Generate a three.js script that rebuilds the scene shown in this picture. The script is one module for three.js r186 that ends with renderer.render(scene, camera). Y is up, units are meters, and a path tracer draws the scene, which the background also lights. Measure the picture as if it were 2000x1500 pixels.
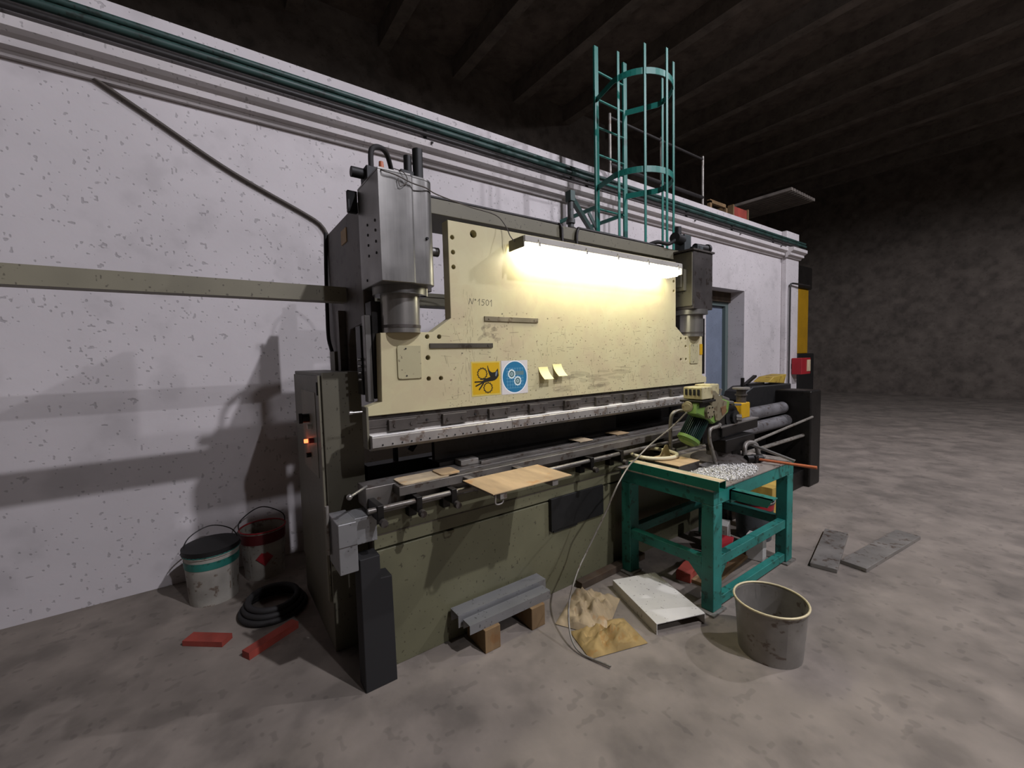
import * as THREE from 'three';
import { RoundedBoxGeometry } from 'three/addons/geometries/RoundedBoxGeometry.js';
import { mergeGeometries, toCreasedNormals } from 'three/addons/utils/BufferGeometryUtils.js';
import { RectAreaLightUniformsLib } from 'three/addons/lights/RectAreaLightUniformsLib.js';

// ------------------------------------------------------------------ camera, light, exposure
const scene = new THREE.Scene();
const D = Math.PI / 180;
const camera = new THREE.PerspectiveCamera(2 * Math.atan(750 / 826) / D, 4 / 3, 0.05, 60);
camera.position.set(-0.626, 1.6, 2.1);
camera.rotation.order = 'YXZ';
camera.rotation.set(-3.7 * D, -35.6 * D, -1.45 * D);
scene.add(camera);

RectAreaLightUniformsLib.init();
const renderer = new THREE.WebGLRenderer({ antialias: true });
renderer.toneMapping = THREE.LinearToneMapping;
renderer.toneMappingExposure = 0.71;
renderer.shadowMap.enabled = true;
renderer.shadowMap.type = THREE.PCFSoftShadowMap;
scene.background = new THREE.Color(0x000000);

const HALL_LAMPS = [ // x, y, z, candela : the high-bay lamps of the hall, out of the picture behind and beside the viewer
  [2.2, 7.2, 5.2, 170],
  [1.8, 7.2, 9.8, 95],
  [7.6, 7.2, 4.2, 120],
];
const TUBE_LAMP_NITS = 13;

// ------------------------------------------------------------------ helpers
let seed = 7;
const rnd = () => { seed = (seed * 1664525 + 1013904223) >>> 0; return seed / 4294967296; };
const rr = (a, b) => a + (b - a) * rnd();

function makeNoise(s) {
  const T = new Float32Array(4096); let q = s >>> 0;
  for (let i = 0; i < 4096; i++) { q = (q * 1664525 + 1013904223) >>> 0; T[i] = q / 4294967296; }
  const at = (x, y, p) => T[((((x % p) + p) % p) * 131 + (((y % p) + p) % p) * 57 + p * 13) & 4095];
  const v = (x, y, p) => {
    const xi = Math.floor(x), yi = Math.floor(y); let fx = x - xi, fy = y - yi;
    fx = fx * fx * (3 - 2 * fx); fy = fy * fy * (3 - 2 * fy);
    const a = at(xi, yi, p), b = at(xi + 1, yi, p), c = at(xi, yi + 1, p), d = at(xi + 1, yi + 1, p);
    return a + (b - a) * fx + (c - a) * fy + (a - b - c + d) * fx * fy;
  };
  return (u, w, base, oct) => { let s2 = 0, amp = 0.5, p = base; for (let i = 0; i < oct; i++) { s2 += amp * v(u * p, w * p, p); amp *= 0.5; p *= 2; } return s2 / (1 - Math.pow(0.5, oct)); };
}
const N1 = makeNoise(11), N2 = makeNoise(77), N3 = makeNoise(523);

function dataTex(n, metres, fn, colour = true) {
  const d = new Uint8Array(n * n * 4);
  for (let j = 0; j < n; j++) for (let i = 0; i < n; i++) {
    const c = fn(i / n, j / n), k = (j * n + i) * 4;
    for (let m = 0; m < 3; m++) d[k + m] = Math.max(0, Math.min(255, 255 * (Array.isArray(c) ? c[m] : c)));
    d[k + 3] = 255;
  }
  const t = new THREE.DataTexture(d, n, n, THREE.RGBAFormat);
  t.wrapS = t.wrapT = THREE.RepeatWrapping; t.magFilter = THREE.LinearFilter; t.minFilter = THREE.LinearMipmapLinearFilter; t.generateMipmaps = true;
  if (colour) t.colorSpace = THREE.SRGBColorSpace;
  t.repeat.set(1 / metres, 1 / metres); t.needsUpdate = true;
  return t;
}
const sstep = (a, b, x) => { const t = Math.max(0, Math.min(1, (x - a) / (b - a))); return t * t * (3 - 2 * t); };

// plaster: whitewash over lumpy render, with chips and greyish smears
const plasterF = (u, v) => { const chips = sstep(0.77, 0.84, N2(u, v, 110, 2)); const smear = sstep(0.55, 0.8, N3(u, v, 9, 5)); return 0.97 - 0.1 * N1(u, v, 5, 6) - 0.13 * chips - 0.06 * smear; };
const tPlaster = dataTex(1024, 2.6, (u, v) => { const k = plasterF(u, v); return [k, k * 0.99, k * 0.985]; });
const tPlasterB = dataTex(1024, 2.6, (u, v) => 0.5 + 0.5 * N1(u, v, 14, 6) - 0.3 * sstep(0.77, 0.84, N2(u, v, 110, 2)), false);
const tConcrete = dataTex(1024, 3.1, (u, v) => { const k = 0.62 + 0.26 * N1(u, v, 14, 6) - 0.08 * sstep(0.45, 0.75, N2(u, v, 19, 6)) - 0.06 * sstep(0.72, 0.8, N3(u, v, 70, 2)); return [k, k * 0.96, k * 0.91]; });
const tConcreteB = dataTex(512, 1.5, (u, v) => N1(u, v, 20, 5), false);
// worn paint: slight mottling, chips down to dark primer
const tPaint = dataTex(512, 0.9, (u, v) => { const k = 0.9 + 0.14 * (N1(u, v, 5, 4) - 0.5); const c = sstep(0.8, 0.86, N2(u, v, 60, 2)) * 0.6; return [k - 0.45 * c, k - 0.47 * c, k - 0.47 * c]; });
const tDirty = dataTex(512, 0.7, (u, v) => { const k = 0.82 + 0.36 * (N1(u, v, 5, 5) - 0.5); const c = sstep(0.62, 0.78, N2(u, v, 24, 4)); return [k - 0.2 * c, k - 0.25 * c, k - 0.28 * c]; });
const tBrush = dataTex(512, 0.5, (u, v) => 0.86 + 0.05 * (N1(u, v * 0.02 + 0.3, 128, 2) - 0.5) + 0.16 * (N2(u, v, 5, 5) - 0.5));
const tBrushR = dataTex(512, 0.5, (u, v) => 0.9 + 0.1 * (N1(u, v * 0.02 + 0.3, 128, 2) - 0.5) + 0.3 * (N3(u, v, 6, 4) - 0.5), false);
const tTan = dataTex(512, 0.5, (u, v) => { const k = 0.82 + 0.4 * (N1(u, v * 0.3, 6, 5) - 0.5); const c = sstep(0.6, 0.75, N2(u, v, 7, 4)); return [k, k * (0.96 - 0.08 * c), k * (0.9 - 0.16 * c)]; });
const tRubber = dataTex(256, 0.3, (u, v) => 0.75 + 0.5 * (N1(u, v, 8, 4) - 0.5));

const M = (hex, rough = 0.6, metal = 0, o = {}) => new THREE.MeshStandardMaterial({ color: hex, roughness: rough, metalness: metal, ...o });
const mt = {
  wall: M(0xd7d3d4, 0.95, 0, { map: tPlaster, bumpMap: tPlasterB, bumpScale: 0.006 }),
  cornice: M(0xcfcbca, 0.95, 0, { map: tPlaster, bumpMap: tPlasterB, bumpScale: 0.004 }),
  floor: M(0xa8a39e, 0.85, 0, { map: tConcrete, bumpMap: tConcreteB, bumpScale: 0.003 }),
  hallwall: M(0x85807c, 0.95, 0, { map: tConcrete }),
  ceiling: M(0x918a86, 0.95, 0, { map: tConcrete }),
  joist: M(0x9b9794, 0.9, 0, { map: tConcrete }),
  slab: M(0x8d8780, 0.9, 0, { map: tTan }),
  olive: M(0x6f6b59, 0.55, 0, { map: tPaint }),
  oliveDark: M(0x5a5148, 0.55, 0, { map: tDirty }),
  bed: M(0x6d6b52, 0.5, 0, { map: tPaint }),
  cab: M(0x6b6757, 0.5, 0, { map: tPaint }),
  cabStrip: M(0x837e6b, 0.5, 0, { map: tPaint }),
  steel: M(0x8d8b87, 0.45, 0.7, { map: tBrush, roughnessMap: tBrushR }),
  polished: M(0xb9b6b0, 0.3, 0.8, { map: tBrush }),
  darkSteel: M(0x645e59, 0.5, 0.5, { map: tDirty }),
  rail: M(0x8f8a83, 0.42, 0.6, { map: tDirty }),
  punch: M(0xb5b0a9, 0.42, 0.4, { map: tDirty }),
  highlightSteel: M(0xe9e7e4, 0.35, 0.2),  // pale tone painting the lamp highlight along the punch
  black: M(0x151413, 0.6, 0, { map: tRubber }),
  blackMetal: M(0x25221f, 0.45, 0.4, { map: tDirty }),
  rubber: M(0x1c1a19, 0.75, 0),
  tan: M(0xd2bb97, 0.75, 0, { map: tTan }),
  tanLight: M(0xd9ccb2, 0.75, 0, { map: tTan }),
  greySheet: M(0x90908f, 0.45, 0.4, { map: tPaint }),
  tableGreen: M(0x2b897d, 0.5, 0, { map: tDirty }),
  tubeGreen: M(0x1c7a68, 0.4, 0, { map: tPaint }),
  dust: M(0x9d948a, 0.9, 0, { map: tDirty }),
  ladder: M(0x1b7467, 0.45, 0, { map: tPaint }),
  pipeGreen: M(0x33514b, 0.5, 0, { map: tDirty }),
  pipeDark: M(0x2f2b29, 0.55, 0, { map: tDirty }),
  conduit: M(0x4a433c, 0.6, 0),
  housing: M(0xb5b1a8, 0.5, 0, { map: tPaint }),
  housingEnd: M(0x6a6552, 0.5, 0, { map: tPaint }),
  sawGreen: M(0x6f9140, 0.5, 0, { map: tPaint }),
  sawGrime: M(0x867d62, 0.55, 0, { map: tDirty }),
  sawCream: M(0xc9bf93, 0.5, 0, { map: tDirty }),
  sawMotor: M(0x16302a, 0.45, 0.1),
  yellow: M(0xd2a413, 0.5, 0, { map: tPaint }),
  hose: M(0xd7cfb0, 0.6, 0),
  greyPipe: M(0x9b968c, 0.45, 0.3, { map: tDirty }),
  roller: M(0x8b898a, 0.5, 0.35, { map: tDirty }),
  door: M(0x7c8799, 0.55, 0, { map: tPaint }),
  doorFrame: M(0x55625f, 0.5, 0),
  lintel: M(0x51463a, 0.9, 0, { map: tTan }),
  red: M(0xa8202a, 0.5, 0, { map: tPaint }),
  redRust: M(0xa5493f, 0.85, 0, { map: tTan }),
  pail: M(0xb9b4a8, 0.5, 0, { map: tDirty }),
  pailTeal: M(0x2d7f72, 0.5, 0, { map: tDirty }),
  galv: M(0xa09b93, 0.45, 0.35, { map: tDirty }),
  wood: M(0x8a7455, 0.85, 0, { map: tTan }),
  paper: M(0xb8ab92, 0.9, 0, { map: tTan }),
  white: M(0xdedbd3, 0.6, 0, { map: tPaint }),
  note: M(0xf1e7a2, 0.8, 0, { side: THREE.DoubleSide }),
  ink: M(0x1b1a1a, 0.8, 0),
  chip: M(0xdedcd8, 0.35, 0.35),
  orange: M(0xb0623e, 0.5, 0),
  lampGlow: M(0xffffff, 0.5, 0, { emissive: 0xfdf8e0, emissiveIntensity: 17 }),
  bayGlow: M(0xffffff, 0.5, 0, { emissive: 0xfff4e6, emissiveIntensity: 6 }),
  pilotGlow: M(0xff5a3a, 0.4, 0, { emissive: 0xff7040, emissiveIntensity: 5 }),
};

const used = {};
function numbered(n) { if (!(n in used)) { used[n] = 0; return n; } used[n]++; return n + '_' + String(used[n]).padStart(3, '0'); }
function uvm(g) { // uv in metres from the face that each triangle points to
  if (g.index) g = g.toNonIndexed();
  const p = g.attributes.position, uv = new Float32Array(p.count * 2), a = new THREE.Vector3(), b = new THREE.Vector3(), c = new THREE.Vector3(), n = new THREE.Vector3();
  for (let i = 0; i < p.count; i += 3) {
    a.fromBufferAttribute(p, i); b.fromBufferAttribute(p, i + 1); c.fromBufferAttribute(p, i + 2);
    n.copy(b).sub(a).cross(c.clone().sub(a)); const x = Math.abs(n.x), y = Math.abs(n.y), z = Math.abs(n.z);
    for (let k = 0; k < 3; k++) { const q = [a, b, c][k]; const o = (i + k) * 2;
      if (x >= y && x >= z) { uv[o] = q.z; uv[o + 1] = q.y; } else if (y >= z) { uv[o] = q.x; uv[o + 1] = q.z; } else { uv[o] = q.x; uv[o + 1] = q.y; } }
  }
  g.setAttribute('uv', new THREE.BufferAttribute(uv, 2)); return g;
}
function part(name, geo, m, parent, label) {
  const g = Array.isArray(geo) ? mergeGeometries(geo.map((x) => { x = x.index ? x.toNonIndexed() : x; for (const k of Object.keys(x.attributes)) if (!['position', 'normal', 'uv'].includes(k)) x.deleteAttribute(k); return x; })) : geo;
  const o = new THREE.Mesh(g.userData.keepUV ? g : uvm(g), m);
  o.name = parent ? name : numbered(name); o.castShadow = o.receiveShadow = true;
  if (label) o.userData.label = label;
  (parent || scene).add(o); return o;
}
function parts(name, list, m, parent) { return list.map((g) => part(name, g, m, parent)); }
function thing(name, label, category, group) {
  const o = new THREE.Group(); o.name = numbered(name); o.userData = { label, category }; if (group) o.userData.group = group; scene.add(o); return o;
}
function solo(name, geo, m, label, category, group) { const o = part(name, geo, m); o.userData = { label, category }; if (group) o.userData.group = group; return o; }
function struct(name, geo, m, parent) { const o = part(name, geo, m, parent); if (!parent) o.userData = { kind: 'structure' }; return o; }
function box(x0, x1, y0, y1, z0, z1, r = 0) {
  const w = x1 - x0, h = y1 - y0, d = z1 - z0;
  const g = r > 0 ? new RoundedBoxGeometry(w, h, d, 1, Math.min(r, w / 2.2, h / 2.2, d / 2.2)) : new THREE.BoxGeometry(w, h, d);
  return g.translate((x0 + x1) / 2, (y0 + y1) / 2, (z0 + z1) / 2);
}
const V = (a) => new THREE.Vector3(...a);
function cyl(p, q, r0, r1 = r0, seg = 20, open = false) {
  const a = V(p), b = V(q), d = b.clone().sub(a), L = d.length();
  const g = new THREE.CylinderGeometry(r1, r0, L, seg, 1, open);
  g.applyQuaternion(new THREE.Quaternion().setFromUnitVectors(new THREE.Vector3(0, 1, 0), d.normalize()));
  return g.translate((p[0] + q[0]) / 2, (p[1] + q[1]) / 2, (p[2] + q[2]) / 2);
}
function tube(pts, r, n = 0, rad = 8, closed = false, tension = 0.5) {
  const c = new THREE.CatmullRomCurve3(pts.map(V), closed, 'catmullrom', tension);
  return new THREE.TubeGeometry(c, n || pts.length * 6, r, rad, closed);
}
function shapeOf(pts) { const s = new THREE.Shape(); pts.forEach((p, i) => (i ? s.lineTo(p[0], p[1]) : s.moveTo(p[0], p[1]))); s.closePath(); return s; }
function prism(pts, axis, a0, a1, bevel = 0) { // polygon in XY (axis z), ZY (axis x), XZ (axis y)
  const s = shapeOf(pts);
  const g = new THREE.ExtrudeGeometry(s, { depth: a1 - a0 - 2 * bevel, bevelEnabled: bevel > 0, bevelSize: bevel, bevelThickness: bevel, bevelOffset: -bevel, bevelSegments: 1, curveSegments: 12 });
  g.translate(0, 0, a0 + bevel);
  if (axis === 'x') g.applyMatrix4(new THREE.Matrix4().set(0, 0, 1, 0, 0, 1, 0, 0, 1, 0, 0, 0, 0, 0, 0, 1)); // (z,y,x) swap: mirrors, so flip the winding
  if (axis === 'y') g.applyMatrix4(new THREE.Matrix4().set(1, 0, 0, 0, 0, 0, 1, 0, 0, 1, 0, 0, 0, 0, 0, 1));
  if (axis === 'x' || axis === 'y') { const gi = g.index ? g.toNonIndexed() : g; const p = gi.attributes.position, u = gi.attributes.uv; for (let i = 0; i < p.count; i += 3) { for (const [at, k] of [[p, 3], [u, 2]]) for (let c = 0; c < k; c++) { const t = at.array[(i + 1) * k + c]; at.array[(i + 1) * k + c] = at.array[(i + 2) * k + c]; at.array[(i + 2) * k + c] = t; } } gi.computeVertexNormals(); return gi; }
  return g;
}
function lathe(pts, cx, cy, cz, seg = 28) { return new THREE.LatheGeometry(pts.map((p) => new THREE.Vector2(p[0], p[1])), seg).translate(cx, cy, cz); }
const smooth = (g, a = 0.6) => toCreasedNormals(g.index ? g.toNonIndexed() : g, a);
const turned = (g, rx, ry, rz, x, y, z) => g.applyMatrix4(new THREE.Matrix4().compose(new THREE.Vector3(x, y, z), new THREE.Quaternion().setFromEuler(new THREE.Euler(rx, ry, rz)), new THREE.Vector3(1, 1, 1)));

// ------------------------------------------------------------------ the setting
const WZ = -1.8; // front of the whitewashed wall
struct('floor', box(-8, 18, -0.2, 0, -6.4, 13.4), mt.floor);
{ // whitewashed wall with the door opening
  const s = shapeOf([[-8, 0], [6.2, 0], [6.2, 2.7], [7.5, 2.7], [7.5, 0], [9.6, 0], [9.6, 4.0], [-8, 4.0]]);
  struct('wall_back', new THREE.ExtrudeGeometry(s, { depth: 0.45, bevelEnabled: false }).translate(0, 0, WZ - 0.45), mt.wall);
}
struct('wall_return', box(9.2, 9.6, 0, 4.0, -6, -2.25), mt.wall);
struct('trim_1', prism([[WZ, 3.46], [WZ + 0.03, 3.46], [WZ + 0.05, 3.49], [WZ + 0.09, 3.5], [WZ + 0.09, 3.545], [WZ + 0.12, 3.56], [WZ + 0.15, 3.58], [WZ + 0.15, 3.64], [WZ, 3.66]].reverse(), 'x', -8, 9.02), mt.cornice);
struct('trim_2', prism([[9.02, 0], [9.6, 0], [9.6, 4], [9.02, 4]], 'z', WZ, WZ + 0.1, 0.01), mt.wall);
struct('trim_3', prism([[WZ + 0.1, 3.46], [WZ + 0.13, 3.46], [WZ + 0.15, 3.49], [WZ + 0.19, 3.5], [WZ + 0.19, 3.545], [WZ + 0.22, 3.56], [WZ + 0.25, 3.58], [WZ + 0.25, 3.64], [WZ + 0.1, 3.66]].reverse(), 'x', 8.95, 9.62), mt.cornice);
struct('ceiling_lower', box(-8, 9.2, 3.85, 3.98, -6, WZ - 0.45), mt.slab);
struct('wall_rear', box(-8, 18, 0, 7.9, -6.4, -6), mt.hallwall);
struct('wall_left', box(-8.4, -8, 0, 7.9, -6.4, 13.4), mt.hallwall);
struct('wall_right', box(18, 18.4, 0, 7.9, -6.4, 13.4), mt.hallwall);
struct('wall_front', box(-8, 18, 0, 7.9, 13, 13.4), mt.hallwall);
const ceil = struct('ceiling', box(-8.4, 18.4, 7.8, 8.0, -6.4, 13.4), mt.ceiling);
for (let x = -7; x < 18; x += 1.55) part('joist', box(x, x + 0.22, 7.42, 7.8, -6, 13), mt.joist, ceil);
for (let x = 9.7; x < 11.0; x += 0.13) part('ceiling_slat', box(x, x + 0.09, 5.0, 5.06, -5.9, -1.9), mt.joist, ceil);
{ // door deep in the opening
  const d = struct('door_1', box(6.2, 7.4, 0, 2.45, -2.22, -2.16, 0.006), mt.door);
  part('door_frame', [box(7.4, 7.5, 0, 2.52, -2.24, -2.1), box(6.2, 7.4, 2.45, 2.52, -2.24, -2.1)], mt.doorFrame, d);
  part('lintel', box(6.2, 7.5, 2.52, 2.7, -2.24, -2.05), mt.lintel, d);
  part('door_handle', [cyl([6.34, 1.05, -2.16], [6.34, 1.05, -2.1], 0.012), cyl([6.34, 1.05, -2.1], [6.46, 1.05, -2.1], 0.01)], mt.polished, d);
}

// hall lamps
HALL_LAMPS.forEach(([x, y, z, cd], i) => {
  const t = thing('high_bay_lamp', ['bell shaped hall lamp hanging above the viewer in front of the press', 'bell shaped hall lamp hanging far behind the viewer', 'bell shaped hall lamp hanging toward the door end of the hall'][i], 'lamp', 'hall ceiling lamps');
  part('shade', smooth(lathe([[0.05, 0.34], [0.07, 0.33], [0.08, 0.24], [0.16, 0.14], [0.22, 0.02], [0.225, 0.02], [0.165, 0.15], [0.085, 0.25], [0.05, 0.33]], x, y, z)), mt.housing, t);
  part('hanger', cyl([x, y + 0.33, z], [x, 7.8, z], 0.012), mt.blackMetal, t);
  part('bulb', smooth(lathe([[0, 0.03], [0.06, 0.04], [0.085, 0.1], [0.07, 0.16], [0.05, 0.24], [0, 0.25]], x, y, z, 20)), mt.bayGlow, t);
  const s = new THREE.SpotLight(0xf6f4ff, cd, 0, 84 * D, 0.18, 2);
  s.position.set(x, y - 0.01, z); s.target.position.set(x, 0, z - 0.8); s.castShadow = true; s.shadow.radius = 4; s.shadow.mapSize.set(2048, 2048); s.shadow.bias = -0.0005;
  scene.add(s); scene.add(s.target);
  const up = new THREE.PointLight(0xf6f4ff, cd * 0.12, 0, 2); up.position.set(x + 0.16, y + 0.42, z); up.castShadow = true; scene.add(up); // added fill light above the shade, there to brighten the ceiling
});

// ------------------------------------------------------------------ press brake
const press = thing('press_brake', 'large cream hydraulic press brake with steel cylinders and long punch beam', 'press brake');
{ // side frames with the throat
  const fr = [[-1.0, 0], [-0.04, 0], [-0.04, 0.86], [-0.5, 0.86], [-0.52, 0.92], [-0.52, 1.7], [-0.46, 1.78], [-0.18, 1.8], [-0.18, 2.43], [-1.0, 2.43]];
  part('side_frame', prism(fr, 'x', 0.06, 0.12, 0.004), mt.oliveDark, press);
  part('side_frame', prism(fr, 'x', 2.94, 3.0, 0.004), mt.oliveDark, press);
  part('crosshead', box(0.12, 2.94, 2.405, 2.49, -0.44, -0.1, 0.004), mt.olive, press);
  part('tie_beam', [box(0.12, 2.94, 2.005, 2.03, -0.56, -0.5), box(0.12, 2.94, 1.945, 1.97, -0.62, -0.5), box(0.12, 2.94, 1.97, 2.005, -0.53, -0.505)], mt.olive, press);
  part('frame_stiffener', box(0.02, 0.06, 1.0, 1.9, -0.62, -0.56, 0.003), mt.oliveDark, press);
  part('frame_stiffener', box(0.01, 0.06, 0.9, 1.66, -0.78, -0.66, 0.003), mt.olive, press);
  part('frame_label', box(0.055, 0.06, 2.28, 2.36, -0.55, -0.44), mt.tan, press, 'tan rating plate');
}
const ram = (() => { // the ram plate, drilled
  const s = shapeOf([[0.475, 2.35], [2.585, 2.35], [2.585, 1.82], [2.70, 1.742], [2.99, 1.735], [2.99, 1.39], [3.06, 1.37], [3.06, 1.323], [0, 1.323], [0, 1.37], [0.072, 1.39], [0.08, 1.735], [0.36, 1.742], [0.475, 1.82]].reverse());
  const holes = [[0.635, 2.297, 0.021], [0.5, 2.26, 0.012], [0.502, 2.18, 0.012], [0.502, 2.1, 0.012], [0.33, 1.717, 0.012], [0.4, 1.717, 0.012], [0.33, 1.605, 0.013], [0.33, 1.493, 0.012], [0.402, 1.492, 0.012],
    [2.557, 2.26, 0.012], [2.557, 2.19, 0.012], [2.557, 2.11, 0.012], [2.66, 1.717, 0.012], [2.73, 1.717, 0.012], [2.73, 1.65, 0.012], [2.66, 1.54, 0.012], [2.735, 1.54, 0.012]];
  for (const [x, y, r] of holes) { const h = new THREE.Path(); h.absarc(x, y, r, 0, Math.PI * 2, true); s.holes.push(h); }
  const g = new THREE.ExtrudeGeometry(s, { depth: 0.066, bevelEnabled: true, bevelSize: 0.002, bevelThickness: 0.002, bevelOffset: -0.002, bevelSegments: 1, curveSegments: 14 }).translate(0, 0, -0.068);
  // print of wear: canvas 3.08 x 1.04 m
  const W = 2048, H = 692, cv = document.createElement('canvas'); cv.width = W; cv.height = H; const c = cv.getContext('2d');
  c.fillStyle = '#bfb790'; c.fillRect(0, 0, W, H);
  const X = (x) => x / 3.08 * W, Y = (y) => (2.36 - y) / 1.04 * H;
  seed = 99;
  for (let i = 0; i < 900; i++) { const x = rr(0, W), y = rr(0, H), r = rr(8, 60); c.fillStyle = rnd() < 0.5 ? 'rgba(150,135,100,0.035)' : 'rgba(230,220,185,0.03)'; c.beginPath(); c.ellipse(x, y, r * 1.6, r, rr(0, 3), 0, 7); c.fill(); }
  const blot = (x, y, w, h, a) => { c.fillStyle = `rgba(${70 + rr(-15, 20) | 0},${60 + rr(-15, 15) | 0},${45 + rr(-10, 10) | 0},${a})`; c.beginPath(); c.ellipse(X(x), Y(y), w, h, rr(-0.4, 0.4), 0, 7); c.fill(); };
  for (let i = 0; i < 1000; i++) { const y = 1.33 + Math.pow(rnd(), 1.5) * 0.55, x = rr(0.45, 2.95); blot(x, y, rr(0.8, 4.2), rr(0.7, 3), rr(0.15, 0.6)); }
  for (let i = 0; i < 300; i++) { const y = 1.36 + Math.pow(rnd(), 1.3) * 0.45, x = rr(0.4, 2.9); c.strokeStyle = `rgba(66,56,44,${rr(0.2, 0.6)})`; c.lineWidth = rr(0.7, 2); c.beginPath(); c.moveTo(X(x), Y(y)); const a = rnd() < 0.55 ? rr(-0.15, 0.15) : rr(1.2, 1.9), L = rr(6, 46); c.lineTo(X(x) + Math.cos(a) * L, Y(y) + Math.sin(a) * L); c.stroke(); }
  for (let i = 0; i < 60; i++) { const x = rr(0.54, 0.6) + (i % 3) * 0.012, y = rr(1.5, 2.0); c.strokeStyle = `rgba(80,68,50,${rr(0.15, 0.4)})`; c.lineWidth = rr(0.8, 1.8); c.beginPath(); c.moveTo(X(x), Y(y)); c.lineTo(X(x) + rr(-5, 5), Y(y) + rr(8, 34)); c.stroke(); }
  for (let i = 0; i < 26; i++) { c.fillStyle = 'rgba(90,80,66,0.16)'; c.beginPath(); c.ellipse(X(rr(1.25, 1.95)), Y(rr(1.36, 1.5)), rr(20, 70), rr(3, 12), rr(-0.1, 0.1), 0, 7); c.fill(); }
  for (let i = 0; i < 18; i++) { c.fillStyle = 'rgba(84,74,58,0.2)'; c.beginPath(); c.ellipse(X(rr(0.66, 0.78)), Y(rr(1.7, 1.8)), rr(5, 18), rr(3, 9), rr(-1, 1), 0, 7); c.fill(); }
  const t = new THREE.CanvasTexture(cv); t.colorSpace = THREE.SRGBColorSpace; t.flipY = true;
  const gn = g.index ? g.toNonIndexed() : g, p = gn.attributes.position, uv = gn.attributes.uv;
  for (let i = 0; i < p.count; i++) uv.setXY(i, p.getX(i) / 3.08, (p.getY(i) - 1.32) / 1.04);
  gn.userData.keepUV = true;
  const m = part('ram', gn, M(0xffffff, 0.42, 0, { map: t }), press, 'worn cream ram plate');
  for (const [x, y, r] of holes) part('bolt', cyl([x, y, -0.068], [x, y, -0.05], r * 0.99, r * 0.99, 14), mt.ink, m);  // near-black discs put the shade inside the drilled holes into colour
  // covers over the rod ends, standing slightly proud
  const rc = (x0, x1, y0, y1, r) => { const q = new THREE.Shape(); q.moveTo(x0 + r, y0); q.lineTo(x1, y0); q.lineTo(x1, y1); q.lineTo(x0 + r, y1); q.quadraticCurveTo(x0, y1, x0, y1 - r); q.lineTo(x0, y0 + r); q.quadraticCurveTo(x0, y0, x0 + r, y0); return q; };
  for (const [x0, x1] of [[0.16, 0.287], [2.79, 2.915]]) {
    const cvp = part('cover_plate', new THREE.ExtrudeGeometry(rc(x0, x1, 1.5, 1.67, 0.015), { depth: 0.007, bevelEnabled: true, bevelSize: 0.001, bevelThickness: 0.001, bevelSegments: 1 }), M(0xbbb38d, 0.45, 0, { map: tPaint }), m);
    parts('screw', [cyl([x0 + 0.045, 1.655, 0.006], [x0 + 0.045, 1.655, 0.0105], 0.004), cyl([x0 + 0.045, 1.515, 0.006], [x0 + 0.045, 1.515, 0.0105], 0.004)], mt.ink, cvp);
  }
  part('ram_shoulder', box(0.09, 0.35, 1.55, 1.733, -0.17, -0.068), mt.oliveDark, m);
  part('ram_shoulder', box(2.71, 2.97, 1.55, 1.733, -0.17, -0.068), mt.oliveDark, m);
  // handwritten number
  const strokes = [[[0.59, 1.902], [0.6, 1.935], [0.613, 1.904], [0.624, 1.936]], [[0.631, 1.929], [0.635, 1.934], [0.639, 1.93], [0.635, 1.925], [0.631, 1.929]], [[0.652, 1.921], [0.663, 1.936], [0.66, 1.9]],
    [[0.698, 1.934], [0.682, 1.933], [0.679, 1.92], [0.69, 1.921], [0.694, 1.911], [0.686, 1.9], [0.675, 1.902]], [[0.716, 1.934], [0.706, 1.926], [0.706, 1.908], [0.714, 1.9], [0.724, 1.908], [0.725, 1.926], [0.716, 1.934]], [[0.734, 1.922], [0.745, 1.934], [0.744, 1.897]]];
  const gs = [];
  for (const st of strokes) for (let i = 0; i + 1 < st.length; i++) { const [ax, ay] = st[i], [bx, by] = st[i + 1], L = Math.hypot(bx - ax, by - ay); gs.push(turned(new THREE.BoxGeometry(L + 0.002, 0.0024, 0.0006), 0, 0, Math.atan2(by - ay, bx - ax), (ax + bx) / 2, (ay + by) / 2, 0.0002)); }
  part('painted_number', gs, mt.ink, m, 'handwritten number N° 1501');
  return m;
})();
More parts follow.
